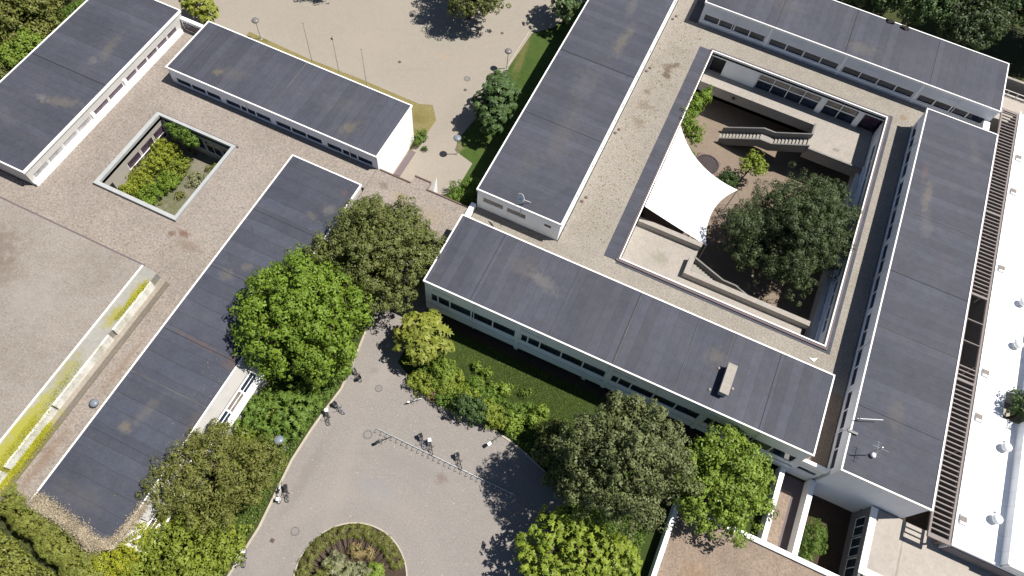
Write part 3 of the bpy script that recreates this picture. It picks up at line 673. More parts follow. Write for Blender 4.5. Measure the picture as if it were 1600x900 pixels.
low = empty("low_classroom_building", (-35.7, 16, 0), "long low building under worn dark felt, a big bright green tree leaning over its roof", "school building")
w = MB(); w.box(-40.2, -31.45, -5.5, 38.2, 0, 4.6)
w.box(-31.45, -29.4, -5.0, 14.5, 0, 3.0); w.prism([(-31.2, -5.0), (-30.02, -5.0), (-29.4, -5.0), (-29.4, 14.5), (-30.02, 14.5), (-31.2, 14.5)], 3.0, [4.05, 4.05, 3.1, 3.1, 4.05, 4.05])
facade(low, w, 'E', -31.2, 14.6, 38.2, 0, 4.65, bays(14.9, 38, [22.7, 30.4], [2, 2, 2]), 1.6, 3.6, 'glass')
obj("wall", w, M['fascia'], low)
flat_roof(low, -40.32, -31.1, -5.6, 38.32, 4.9, 'felt_low', seams=[('y', 8.7, .12), ('y', 13.9, .06, 2), ('y', 2.5, .03, 2), ('y', 22.0, .04, 2), ('y', 30, .03, 2)])
lg = MB(); lg.prism([(-31.08, -2.4), (-30.05, -2.4), (-30.05, 14.55), (-31.08, 14.55)], [4.06, 4.06, 4.06, 4.06], [4.95, 4.3, 4.3, 4.95]); obj("sloping_eaves", lg, M['eaves'], low)
lg = MB(); lg.box(-29.397, -28.95, -4.8, 14.3, 2.85, 3.05); obj("sill_ledge", lg, M['white'], low)
def slope(m, a_, b_, x0_=-30.0, x1_=-29.42, lift=0.0):
    f = lambda x: 4.05 - (x + 30.02) * .95 / .62 + lift
    m.prism([(x0_, a_), (x1_, a_), (x1_, b_), (x0_, b_)], [f(x0_) - .05, f(x1_) - .05, f(x1_) - .05, f(x0_) - .05], [f(x0_), f(x1_), f(x1_), f(x0_)])
for i, (a_, b_) in enumerate(bays(-4.6, 14.3, [-.5, 6.95], [2, 2, 2])):
    m = MB(); slope(m, a_ + .08, b_ - .08, -29.93, -29.5, .03); o = obj("sloping_window", m, M['glass_brown' if i % 3 == 1 else 'glass'], low)
    m = MB(); slope(m, a_, a_ + .08, lift=.07); slope(m, b_ - .08, b_, lift=.07); slope(m, a_ + .08, b_ - .08, -29.5, -29.42, .07); slope(m, a_ + .08, b_ - .08, -30.0, -29.93, .07); slope(m, a_ + .08, b_ - .08, -29.72, -29.68, .07); obj("frame", m, M['white'], o)
for p_ in (-.5, 6.95):
    m = MB(); slope(m, p_ - .28, p_ + .28, -30.02, -29.2, .16); obj("pilaster", m, M['white'], low)

hall = empty("sports_hall", (-60, 5, 0), "large hall with grey gravel roof and a sloping mossy metal edge at the lower left", "hall")
r = MB(); r.box(-130, -45.05, -14, 18.25, 6.6, 7.0); obj("gravel_roof", r, M['gravel_hall'], hall)
r = MB(); r.box(-45.05, -44.9, -14, 18.25, 6.6, 7.06); obj("edge_trim", r, M['coping'], hall)
r = MB(); r.box(-130, -44.9, 18.25, 18.4, 6.6, 7.03); obj("edge_flashing", r, M['plinth'], hall)
r = MB(); r.box(-130, -45.2, -13.8, 18.2, 0, 6.6); obj("wall", r, M['rendered'], hall)
r = MB(); r.prism([(-44.9, -14), (-43.62, -14), (-43.62, 18.3), (-44.9, 18.3)], 4.6, [6.95, 6.3, 6.3, 6.95]); obj("sloping_sheet", r, M['sheet_weathered'], hall)
for y0_, y1_ in ((-13, -4.2), (-3.8, 2.4), (2.6, 10.6), (11.2, 17.2)):
    r = MB(); r.box(-43.62, -43.42, y0_, y1_, 5.2, 6.36); obj("skylight_upstand", r, M['upstand'], hall)
r = MB(); r.box(-43.62, -42.93, -14, 18.3, 4.3, 5.2); obj("ledge", r, M['ledge_tan'], hall)

link = empty("covered_link", (-24.5, 39, 0), "low flat gravel roof joining the two school halves beside the dark olive tree", "covered walkway")
r = MB(); r.box(-30.85, -18.4, 35.9, 41.4, 3.9, 4.3); r.box(-26.5, -24.4, 41.4, 42.5, 3.9, 4.3); obj("gravel_roof", r, M['gravel_brown'], link)
r = MB(); r.box(-30.6, -26.5, 41.403, 41.55, 3.9, 4.45); r.box(-24.4, -18.5, 41.403, 41.55, 3.9, 4.45); r.box(-26.5, -24.4, 42.503, 42.65, 3.9, 4.45); r.box(-30.85, -18.45, 35.75, 35.897, 3.9, 4.42); obj("edge_trim", r, M['brown_steel'], link)
r = MB(); r.box(-24.3, -19.5, 41.56, 42.3, 2.9, 3.1); obj("lower_ledge", r, M['concrete'], link)
for x_, y_ in ((-29.5, 40.8), (-25.6, 40.8), (-21, 40.8), (-29.5, 36.6), (-25.6, 36.6), (-21, 36.6)):
    obj("column", MB().box(x_ - .15, x_ + .15, y_ - .15, y_ + .15, 0, 3.9), M['white_wall'], link)
r = MB(); r.prism([(-24.75, 42.7), (-24.2, 42.7), (-24.2, 43.7)], 0, [2.4, 2.4, 4.2]); tag(obj("white_fin_wall", r, M['white']), "small white wedge shaped wall beside the low link roof", "wall")
r = MB(); r.box(-30.55, -29.75, 44.2, 48.4, .01, .1)
tag(obj("foot_grating", r, M['plinth']), "dark brown door grating strip at the foot of the bright white end wall", "grating")

# --- lower right: low building with white parapets, pit, slatted canopy, white roof
lowr = empty("low_annex_building", (19, 15, 0), "low building with rusty gravel roof and bright white parapets at the lower right", "school building")
r = MB(); r.box(14.9, 32.6, 0, 20.85, .9, 1.25); obj("gravel_roof", r, M['gravel_rust'], lowr)
r = MB(); r.box(14.45, 14.9, 0, 20.85, 0, 1.6); obj("parapet_wall", r, M['white'], lowr)
r = MB(); r.box(14.45, 32.7, 20.85, 21.35, -1.85, 1.6); obj("parapet_wall", r, M['white'], lowr)
r = MB(); r.box(23.4, 23.9, 21.36, 29.4, 0, 1.6); obj("parapet_wall", r, M['white'], lowr)
r = MB(); r.box(26.6, 27.14, 21.36, 29.4, -1.85, 1.6); obj("parapet_wall", r, M['white'], lowr)
r = MB(); r.box(24.0, 25.6, 21.4, 27.7, .02, .06); obj("gravel_strip", r, M['gravel_rust'], lowr)
r = MB(); r.box(25.6, 26.6, 21.4, 29.3, .016, .03); r.box(23.9, 25.6, 27.7, 29.3, .016, .03); obj("painted_shadow", r, M['plinth'], lowr)  # shadow of parapet and wing painted as dark strips beside the gravel
ret = empty("retaining_wall", (33, 25, -1.85), "white capped retaining wall with dark windows between the planted pit and the terrace", "wall")
w = MB(); facade(ret, w, 'W', 32.76, 21.36, 29.1, -1.85, 2.4, [(21.9, 23.9), (24.1, 26.1), (26.3, 28.3)], -.6, 1.4, sub=1)
obj("wall", w, M['dark_wall'], ret)
r = MB(); r.box(32.7, 33.35, 22.9, 29.1, 2.403, 2.55); r.box(32.7, 46, 22.2, 22.9, 2.403, 2.55); obj("coping", r, M['white'], ret)

cano = empty("slatted_canopy", (38.3, 57, 2.4), "long narrow canopy of close timber slats between the dark roof and the white roof", "canopy")
r = MB(); r.box(37.2, 37.4, 27.7, 87.6, 4.75, 5.0); r.box(39.2, 39.4, 27.7, 87.6, 4.75, 5.0); r.box(37.4, 39.2, 27.7, 28.15, 4.75, 5.0); r.box(37.4, 39.2, 87.2, 87.6, 4.75, 5.0)
for yy in (45.6, 57.0, 69.5): r.box(37.4, 39.2, yy - .1, yy + .2, 4.78, 5.0)
for yy in (50.6, 53.5): r.box(37.4, 39.2, yy - .05, yy + .05, 4.8, 5.0)
obj("frame", r, M['slat'], cano)
for ya, yb_ in ((28.6, 45.4), (46.2, 47.6), (57.6, 69.3), (70.1, 87.0)):
    r = MB(); y = ya
    while y < yb_: r.box(37.403, 39.197, y, y + .13, 4.8, 4.97); y += .56
    for xx in (37.41, 39.14): r.box(xx, xx + .05, ya, y - .37, 4.72, 4.797)
    obj("slat_panel", r, M['slat'], cano)
for yy in (28.2, 38, 48, 58, 68, 78, 87): obj("post", MB().box(39.2, 39.35, yy - .08, yy + .08, 2.4, 4.75), M['slat'], cano)

M['side_shade'] = paint('painted_side_shade', (.035,.032,.034), .8, .3)
dk = MB(); dk.box(39.5, 39.597, 28.3, 88.3, 0, 4.4)  # added near-black board, shade under the slats put into its colour
wh = empty("white_roof_hall", (55, 58, 2.4), "hall under a glaring white membrane roof along the right edge", "hall")
r = MB()
for q in rects_minus(39.95, 44.5, 28.2, 88.3, [(42.9, 46.5, 43.6, 46.9)]): r.box(*q, 2.4, 4.5)
WELL = (42.9, 46.5, 43.6, 46.9)
for q in rects_minus(44.5, 75, 28.2, 88.3, [WELL]): r.box(*q, 2.4, 5.7)
obj("roof", r, M['membrane'], wh)
r = MB(); r.box(39.75, 39.95, 28.0, 88.5, 2.4, 4.62); r.box(39.95, 75, 28.0, 28.2, 2.4, 4.62); r.box(44.6, 75, 28.02, 28.19, 4.63, 5.8); obj("edge_trim", r, M['membrane'], wh)
obj("side_shade_board", dk, M['side_shade'], wh)
r = MB(); r.box(39.9, 75, 27.9, 27.997, 2.4, 4.2); obj("end_wall", r, M['dark_wall'], wh)
for yy in (31.0, 42.5, 48.0, 62.4, 74.6, 80.4):
    h = empty("roof_hatch", (40.5, yy, 4.5), None)
    h["label"] = "small grey box hatch on the white roof edge"; h["category"] = "roof hatch"; h["group"] = "hatches along the white roof edge"
    obj("box", MB().box(40.15, 40.85, yy - .55, yy + .45, 4.5, 4.72), M['coping'], h)
    obj("cover", MB().box(40.12, 40.75, yy - .3, yy + .25, 4.723, 4.76), M['slat'], h)
hl = {31.0: "lowest grey hatch on the white roof, beside the near end of the slatted canopy", 42.5: "grey hatch on the white roof level with the tree shadow patch", 48.0: "grey hatch on the white roof just below the open canopy bays",
      62.4: "grey hatch on the white roof just above the open canopy bays", 74.6: "second grey hatch on the white roof from its far end", 80.4: "farthest grey hatch on the white roof, near the pavilion corner"}
for o in C.objects:
    if o.name.startswith("roof_hatch") and o.parent is None: o["label"] = hl[min(hl, key=lambda k_: abs(k_ - o.location.y))]
dm = MB(); dm.smooth = True
dm.lathe([(.26, 0), (.26, .34), (.46, .4), (.5, .56), (.42, .78), (.25, .9), (0, .95)], seg=20)
dml = ["white mushroom vent on the white roof nearest the viewer", "white mushroom vent beside the tree's blue shadow on the white roof", "white mushroom vent in the middle of the white roof", "farthest white mushroom vent at the right picture edge"]
meshd = dm.mesh("vent_cap", M['membrane'])
for (x_, y_), lb in zip(((43.4, 32.3), (43.4, 40.2), (43.2, 52.8), (43.2, 58.6)), dml):
    v = empty("roof_vent", (x_, y_, 4.5), lb, "roof vent", "mushroom vents on the white roof")
    o = bpy.data.objects.new("cap", meshd); C.objects.link(o); o.parent = v
    o = obj("collar", MB().lathe([(.5, .003), (.5, .06), (.0, .06)], seg=16), M['coping'], v, local=True)
    o = obj("side_pipe", MB().tube([(.1, .85, .003), (.1, .85, .3)], .13, 10), M['membrane'], v, local=True)
# ------------------------------------------------------------------ vegetation
LEAFV = np.array([(-.5, 0, 0), (-.12, -.34, .06), (.5, 0, -.03), (-.12, .34, .06)])
def leaf_mesh(name, cen, nor, size, mat, asp=1.0, axis=None):
    """one small folded leaf (four corners) per centre"""
    n = len(cen)
    nor = nor / (np.linalg.norm(nor, axis=1, keepdims=True) + 1e-9)
    if axis is None: axis = rng.normal(size=(n, 3))
    u = axis - nor * (axis * nor).sum(1, keepdims=True); u /= np.linalg.norm(u, axis=1, keepdims=True) + 1e-9
    w = np.cross(nor, u)
    size = np.broadcast_to(size, (n,))[:, None, None]
    L = LEAFV[None] * size
    v = cen[:, None] + u[:, None] * L[..., 0:1] + w[:, None] * L[..., 1:2] * asp + nor[:, None] * L[..., 2:3]
    me = bpy.data.meshes.new(name)
    me.vertices.add(4 * n); me.vertices.foreach_set("co", v.reshape(-1).astype(np.float32))
    me.loops.add(4 * n); me.loops.foreach_set("vertex_index", np.arange(4 * n, dtype=np.int32))
    me.polygons.add(n); me.polygons.foreach_set("loop_start", np.arange(0, 4 * n, 4, dtype=np.int32)); me.polygons.foreach_set("loop_total", np.full(n, 4, dtype=np.int32))
    me.materials.append(mat); me.update(calc_edges=True)
    return me

def unit(n, zmin=-1.0):
    d = rng.normal(size=(n * 3 + 20, 3)); d /= np.linalg.norm(d, axis=1, keepdims=True)
    d = d[d[:, 2] > zmin]
    return d[:n]

def clump_points(lobes, spacing, rough=.16, fill=.93, zmin=-.55):
    """clump centres and outward directions over the outside of a group of ellipsoids"""
    P = []; D = []; Rr = []
    for i, (x, y, z, rx, ry, rz) in enumerate(lobes):
        c = np.array((x, y, z)); r = np.array((rx, ry, rz))
        area = 2 * math.pi * ((rx * ry) ** 1.6 + (rx * rz) ** 1.6 + (ry * rz) ** 1.6) ** (1 / 1.6) / 3 ** (1 / 1.6) * 1.5
        n = max(6, int(area / spacing ** 2))
        d = unit(n, zmin)
        ph = rng.uniform(0, 6.28, 6)
        bump = 1 + rough * (np.sin(d[:, 0] * 5 + ph[0]) * np.sin(d[:, 1] * 5 + ph[1]) + .6 * np.sin(d[:, 2] * 7 + ph[2] + d[:, 0] * 4)) + rng.normal(0, rough * .45, len(d))
        p = c + d * r * bump[:, None]
        keep = rng.uniform(size=len(d)) < fill
        for j, (a, b, e, s, t, u) in enumerate(lobes):
            if j != i: keep &= (((p - (a, b, e)) / (s, t, u)) ** 2).sum(1) > .72
        nn = d / r; nn /= np.linalg.norm(nn, axis=1, keepdims=True)
        P.append(p[keep]); D.append(nn[keep])
    return np.concatenate(P), np.concatenate(D)

def crown(lobes, mat, spacing=.85, crad=.62, per=26, leaf=.3, up=.55, style='round', rough=.16, fill=.93, asp=1.0, inner=True, zfloor=None):
    P, D = clump_points(lobes, spacing, rough, fill)
    n = len(P)
    if style == 'star':      # long drooping leaflets radiating from each shoot
        k = per
        ang = rng.uniform(0, 2 * math.pi, (n, 1)) + np.arange(k)[None] * 2 * math.pi / k + rng.normal(0, .15, (n, k))
        base = D * .6 + np.array((0, 0, .7)) + rng.normal(0, .25, (n, 3)); base /= np.linalg.norm(base, axis=1, keepdims=True)
        a = np.cross(base, rng.normal(size=(n, 3))); a /= np.linalg.norm(a, axis=1, keepdims=True); b = np.cross(base, a)
        dirs = a[:, None] * np.cos(ang)[..., None] + b[:, None] * np.sin(ang)[..., None] - base[:, None] * .25
        size = leaf * rng.uniform(.75, 1.25, (n, k))
        cen = P[:, None] + dirs * (size * .5)[..., None]
        nor = base[:, None] + dirs * .35 + rng.normal(0, .12, (n, k, 3))
        cen = cen.reshape(-1, 3); nor = nor.reshape(-1, 3); ax = dirs.reshape(-1, 3); sz = size.reshape(-1)
    else:
        per = int(per * 1.25)
        cr = crad * rng.uniform(.7, 1.35, n)
        off = rng.normal(size=(n, per, 3)) + D[:, None] * .55; off /= np.linalg.norm(off, axis=2, keepdims=True)
        rad = rng.uniform(.72, 1.05, (n, per, 1)) if style == 'round' else rng.uniform(.2, 1, (n, per, 1)) ** .45
        cen = P[:, None] + off * rad * cr[:, None, None] * (1, 1, .85)
        nor = D[:, None] * .2 + off * 1.1 + np.array((0, 0, up * .7)) + rng.normal(0, .2, (n, per, 3))
        cen = cen.reshape(-1, 3); nor = nor.reshape(-1, 3); ax = None
        sz = leaf * rng.uniform(.7, 1.3, len(cen))
    if inner:                # dense shaded foliage further in, so that a crown does not let the ground through
        Q = []
        big = max(leaf * 1.7, .34)
        for x, y, z, rx, ry, rz in lobes:
            m = int((rx * ry + rx * rz + ry * rz) * 4.2 / big ** 2 * .75) + 8
            d = unit(m); Q.append(np.array((x, y, z)) + d * np.array((rx, ry, rz)) * rng.uniform(.45, .8, (len(d), 1)))
        Q = np.concatenate(Q); cen = np.concatenate([cen, Q]); nor = np.concatenate([nor, rng.normal(size=Q.shape) + (0, 0, .6)])
        if ax is not None: ax = np.concatenate([ax, rng.normal(size=Q.shape)])
        sz = np.concatenate([sz, np.full(len(Q), big * 1.3)])
    if zfloor is not None:
        k = cen[:, 2] > zfloor; cen, nor, sz = cen[k], nor[k], sz[k]; ax = ax[k] if ax is not None else None
    return cen, nor, sz, asp, ax

def plant(name, label, cat, base, lobes, mat, group=None, trunk=.0, bark='bark', part="crown", bulge=0, **kw):
    """base (x, y, z); lobes relative to the base"""
    t = empty(name, base, label, cat, group)
    if trunk >= .2 and not bulge: bulge = 7
    for q in range(bulge):       # uneven outline: shoots of foliage standing out of the crown
        l = lobes[int(rng.integers(0, min(len(lobes), 7)))]; d = unit(1, -.25)[0]; r_ = min(l[3:]) * rng.uniform(.2, .36)
        lobes = lobes + [(l[0] + d[0] * l[3] * .98, l[1] + d[1] * l[4] * .98, l[2] + d[2] * l[5] * .98, r_ * rng.uniform(.8, 1.5), r_ * rng.uniform(.8, 1.5), r_)]
    cen, nor, sz, asp, ax = crown(lobes, mat, **kw)
    o = bpy.data.objects.new(part, leaf_mesh(part, cen, nor, sz, M[mat], asp, ax)); C.objects.link(o); o.parent = t
    m = MB(); m.smooth = True
    top = max(l[2] for l in lobes); zc = sum(l[2] for l in lobes) / len(lobes)
    if trunk:
        cx, cy = np.mean([l[0] for l in lobes]), np.mean([l[1] for l in lobes])
        pts = [(0, 0, -.1), (cx * .1, cy * .1, zc * .3), (cx * .35 + .1, cy * .35, zc * .6), (cx * .8, cy * .8, zc), (cx, cy, top + .3)]
        m.tube(pts, [trunk * 1.35, trunk, trunk * .85, trunk * .55, trunk * .15], 9)
        for l in lobes:
            a = Vector((cx * .35, cy * .35, zc * rng.uniform(.5, .7))); b = Vector(l[:3]); mid_ = (a + b) / 2 + Vector(rng.normal(0, .2, 3))
            m.tube([a, mid_, b, b + Vector((rng.normal(0, .5), rng.normal(0, .5), l[5] * .6))], [trunk * .5, trunk * .35, trunk * .2, trunk * .06], 6)
            for q in range(4):
                e = b + Vector(unit(1, -.2)[0] * np.array(l[3:]) * .75); m.tube([mid_, (mid_ + e) / 2 + Vector((0, 0, .2)), e], [trunk * .22, trunk * .14, trunk * .05], 5)
        obj("trunk", m, M[bark], t, local=True)
    else:
        for l in lobes:
            for q in range(4):
                e = Vector(l[:3]) + Vector(unit(1, -.1)[0] * np.array(l[3:]) * .6); s0 = Vector((l[0] * .6 + rng.normal(0, .08), l[1] * .6 + rng.normal(0, .08), -.05))
                m.tube([s0, (s0 + e) / 2 + Vector((0, 0, .1)), e], [.05, .035, .012], 5)
        obj("stem", m, M[bark], t, local=True)
    return t

def dome(r, h, n=6, zc=None, jit=.25, small=.55):
    """a broad crown: one big ellipsoid and a ring of smaller ones bulging out of it"""
    zc = zc or h - r * .85
    L = [(0, 0, zc, r * .86, r * .86, r * .8)]
    for i in range(n):
        a = 2 * math.pi * (i + rng.uniform(-.2, .2)) / n; q = r * rng.uniform(.42, .58)
        L.append((math.cos(a) * (r - q * .85), math.sin(a) * (r - q * .85), zc + rng.uniform(-.25, .3) * r, q, q, q * .85))
    return L

# large trees by the forecourt
plant("maple_tree", "large rounded bright green tree leaning over the low dark roof", "tree", (-26.9, 20.2, 0), [(-.9, .3, 6.6, 5.6, 5.6, 4.6), (-4.2, 1.2, 6.3, 2.6, 2.8, 2.4), (2.9, -1.8, 5.8, 3.0, 3.0, 2.6), (-1.5, 4.0, 6.4, 3.0, 2.7, 2.5), (-2.0, -3.2, 5.8, 3.0, 2.8, 2.4), (2.4, 2.8, 6.3, 2.9, 2.7, 2.6), (-.6, 0, 8.4, 3.4, 3.4, 3.0), (-3.0, 3.9, 6.8, 3.0, 2.8, 2.5), (-4.6, -1.6, 6.2, 2.4, 2.4, 2.2), (.8, 4.2, 6.4, 2.6, 2.4, 2.3)], 'leaf_bright', trunk=.42, spacing=.98, crad=.6, per=34, leaf=.27, rough=.1, fill=.92)
plant("oak_tree", "large dark olive tree next to the link roof, just behind the rounded bright green tree", "tree", (-24.0, 30.6, 0), [(-.8, 0, 6.8, 5.0, 5.0, 4.2), (3.0, 1.9, 6.2, 2.6, 2.8, 2.3), (-3.2, 2.6, 6.5, 2.7, 2.7, 2.3), (.4, 4.0, 6.3, 2.6, 2.4, 2.2), (2.2, -2.8, 5.6, 2.6, 2.6, 2.3), (-.4, -3.8, 5.4, 2.6, 2.4, 2.3), (-.6, .4, 8.6, 3.0, 3.2, 2.8)], 'leaf_olive', trunk=.4, spacing=.72, crad=.5, per=34, leaf=.22, rough=.2, fill=.9)
plant("chestnut_tree", "small chestnut tree with long pale olive leaflets at the path's narrow end", "tree", (-16.1, 24.8, 0), [(-.2, .3, 3.7, 2.4, 2.4, 1.9), (1.3, .4, 3.5, 1.5, 1.6, 1.3), (-1.2, 1.2, 3.5, 1.5, 1.4, 1.3), (-.2, -1.3, 3.3, 1.6, 1.4, 1.3), (-.1, .2, 4.6, 1.5, 1.5, 1.3)], 'leaf_chestnut', trunk=.16, style='star', spacing=.66, per=8, leaf=.66, asp=.6, rough=.15)
plant("pine_tree", "tall dark olive tree shading the forecourt, in front of the long wing", "tree", (7.2, 19.6, 0), [(.2, .2, 11.6, 4.1, 4.1, 4.4), (2.7, 1.6, 10.8, 2.4, 2.3, 2.8), (-1.6, 3.4, 11.4, 2.1, 1.9, 2.4), (1.1, 3.8, 11.8, 1.9, 1.7, 2.2), (-3.3, -.4, 10.4, 2.5, 2.5, 2.5), (-1.6, -3.0, 9.0, 2.5, 2.2, 2.3), (1.8, -2.4, 9.6, 2.4, 2.2, 2.6), (-2.4, 1.8, 9.4, 2.2, 2.0, 2.4), (.4, .8, 14.2, 2.2, 2.2, 2.3)], 'leaf_dark_olive', trunk=.42, bulge=12, spacing=.76, crad=.5, per=34, leaf=.22, rough=.28, fill=.86)
plant("oak_tree", "small shaded tree under the left side of the tall olive tree", "tree", (1.6, 20.6, 0), [(0, 0, 3.0, 2.4, 2.2, 1.9), (1.6, -2.0, 2.6, 2.2, 2.0, 1.7), (-.6, 1.4, 2.4, 1.6, 1.4, 1.4)], 'leaf_olive', trunk=.14, spacing=.72, crad=.5, per=26, leaf=.24, rough=.24, fill=.85)
plant("maple_tree", "light green maple between the tall olive tree and the white parapet wall", "tree", (17.6, 23.6, 0), [(-.4, .3, 5.4, 3.9, 3.9, 3.2), (2.3, .6, 5.2, 2.2, 2.4, 1.9), (-1.2, 3.4, 5.4, 2.2, 2.0, 1.8), (-1.8, -2.4, 5.0, 2.2, 2.0, 1.8), (1.8, -2.4, 4.8, 2.2, 2.0, 1.8), (-.2, .6, 7.0, 2.4, 2.4, 2.0), (1.2, 3.0, 5.3, 2.0, 1.8, 1.7)], 'leaf_maple', trunk=.3, spacing=.98, crad=.58, per=32, leaf=.26, rough=.15, fill=.85)
plant("maple_tree", "low spreading yellow green tree at the bottom edge below the tall olive tree", "tree", (7.0, 12.2, 0), [(0, 0, 5.2, 3.3, 2.9, 2.4), (-2.8, -.6, 5.2, 2.4, 2.2, 1.9), (3.2, .2, 4.6, 2.4, 2.0, 1.8), (-1.2, 1.6, 5.5, 2.2, 1.8, 1.7), (1.2, -2.2, 4.4, 2.6, 1.9, 1.7), (-3.0, -2.6, 4.6, 2.0, 1.9, 1.6), (3.8, 2.0, 3.4, 1.5, 1.2, 1.2)], 'leaf_yellow', trunk=.24, style='star', spacing=.5, per=7, leaf=.38, asp=.75, rough=.24, fill=.88)
plant("shrub", "grey green bush at the bottom edge under the low yellow green tree", "shrub", (7.4, 8.6, 0), [(-2, 0, 1.6, 2.0, 1.4, 1.3), (1, .4, 1.7, 2.0, 1.4, 1.3)], 'leaf_grey', spacing=.6, crad=.4, per=18, leaf=.22)
# willow and bushes left of the forecourt
plant("willow_tree", "broad olive coloured willow overhanging the low dark roof's lower end", "tree", (-27.2, 3.2, 0), [(-.4, -.3, 4.6, 3.6, 3.6, 2.8), (-2.6, -2.0, 4.8, 2.3, 2.3, 1.6), (-2.2, .4, 4.6, 1.7, 1.8, 1.4), (2.2, 1.6, 4.4, 2.8, 2.8, 2.2), (-1.0, 2.6, 4.8, 2.4, 2.2, 1.8), (1.0, -2.4, 4.2, 2.4, 2.0, 1.8), (3.4, 3.2, 3.6, 2.0, 2.2, 1.7)], 'leaf_willow', trunk=.28, spacing=.62, crad=.44, per=30, leaf=.22, asp=.6, rough=.22, fill=.92)
plant("shrub", "mid green bush with feathery shoots between the bright tree and the willow", "shrub", (-26.0, 11.2, 0), [(0, 0, 1.9, 2.6, 2.4, 1.5), (-2.4, -.8, 1.6, 1.9, 2.0, 1.2), (1.2, 2.0, 1.6, 1.9, 1.8, 1.2)], 'leaf_mid', style='star', spacing=.55, per=9, leaf=.42, asp=.5, rough=.2)
plant("shrub", "yellowish bush against the low building's sill under its open window strip", "shrub", (-27.6, 9.8, 0), [(0, 0, 1.1, 1.1, 2.4, .9), (.2, -2.6, 1.0, 1.0, 1.5, .8)], 'leaf_lime', spacing=.6, crad=.42, per=20, leaf=.2)
plant("hedge", "dense green hedge along the path below the rounded bright tree", "hedge", (-23.6, 16.0, 0), [(0, 0, .8, .9, 2.0, .75), (.5, 3.0, .8, .9, 1.8, .7), (-.1, -2.8, .8, .8, 1.6, .7), (-1.4, 1.0, 1.0, 1.2, 2.2, .9)], 'leaf_mid', spacing=.42, crad=.3, per=22, leaf=.16, rough=.1)
plant("shrub", "bright green bushy mass at the lower left below the willow", "shrub", (-26.6, -2.8, 0), [(0, 0, 2.6, 3.0, 2.6, 1.9), (3.0, 1.6, 2.2, 1.9, 2.2, 1.6), (-3.0, -.6, 2.2, 2.2, 2.2, 1.6), (1.8, -2.6, 2.2, 2.6, 2.2, 1.6), (-1.6, -3.2, 2.2, 2.6, 2.2, 1.6)], 'leaf_lime', spacing=.6, crad=.44, per=26, leaf=.22, rough=.14)
plant("shrub", "yellow green creeper bush clinging to the lower corner of the low dark roof", "shrub", (-30.2, -4.2, 0), [(0, -.4, 3.4, 1.0, 2.0, 1.6), (-1.2, -2.6, 3.2, 2.0, 1.3, 1.5), (.6, 2.4, 2.6, .7, 1.8, 1.1)], 'leaf_creeper', spacing=.42, crad=.32, per=24, leaf=.14)
plant("hedge", "long ragged green hedge across the foot of the hall and the low dark roof", "hedge", (-38.6, -7.0, 0), [(-4.6, 1.2, 3.2, 2.6, 1.5, 1.5), (-1.0, .6, 3.4, 2.6, 1.5, 1.5), (2.6, -.2, 3.4, 2.6, 1.5, 1.5), (5.8, -1.0, 3.4, 2.2, 1.5, 1.5)], 'leaf_hedge', spacing=.3, crad=.26, per=28, leaf=.12, rough=.04)
plant("shrub", "soft yellow green bushes in the bottom left corner below the long hedge", "shrub", (-39, -12.2, 0), [(-2.5, .8, 1.6, 3.0, 2.2, 1.4), (2.0, 0, 1.6, 3.0, 2.2, 1.5), (6.2, -1.2, 1.8, 2.6, 2.2, 1.5), (.5, -3.2, 1.4, 4.0, 2.0, 1.2)], 'leaf_hedge', spacing=.6, crad=.46, per=24, leaf=.22, rough=.12)
def fringe(name, label, pts, z, h, w, n, mat, leaf=.34):
    cen = []; 
    P = [Vector(p) for p in pts]
    for i in range(n):
        t = rng.uniform(0, len(P) - 1 - 1e-6); k_ = int(t); p = P[k_].lerp(P[k_ + 1], t - k_)
        cen.append((p.x + rng.normal(0, w), p.y + rng.normal(0, w), z + rng.uniform(0, h)))
    cen = np.array(cen); nor = rng.normal(size=cen.shape) * .7 + (0, 0, .7)
    me = leaf_mesh(name, cen, nor, leaf * rng.uniform(.5, 1.2, len(cen)), M[mat], .55)
    o = bpy.data.objects.new(name, me); C.objects.link(o); o["kind"] = "stuff"; o["label"] = label; o["category"] = "plants"; return o
fringe("dry_stems", "straw coloured dry stems fringing the low dark roof's lower end", [(-40.2, -4.9), (-37.5, -5.1), (-34.6, -5.5), (-32.4, -6.1)], 4.85, .5, .34, 9000, 'leaf_straw', .15)
fringe("dry_stems", "brownish dry stems along the low roof's corner by the willow", [(-32.4, -5.8), (-31.2, -5.0), (-31.0, -3.2), (-30.9, -1.2)], 4.8, .5, .26, 5000, 'leaf_straw', .15)
fringe("dry_stems", "straw coloured plumes hanging over the low roof's end coping", [(-40.3, -5.5), (-36, -5.55), (-31.2, -5.55)], 4.95, .3, .13, 4200, 'leaf_straw', .14)
fringe("moss", "yellow moss cushions on the hall's sloping metal edge", [(-44.3, -11), (-44.0, -7), (-44.2, -4), (-44.1, 0), (-44.4, 4), (-44.5, 7)], 6.42, .25, .42, 15000, 'moss', .12)
fringe("moss", "yellow moss strip along the ledge below the hall's skylights", [(-43.1, -9), (-43.15, -3.5), (-43.2, 1.0)], 5.2, .22, .22, 8000, 'moss', .12)
fringe("moss", "small yellow moss patch at the upper end of the hall's sloping edge", [(-44.0, 12.2), (-43.85, 14.4), (-43.75, 17)], 6.45, .14, .2, 2600, 'moss', .11)

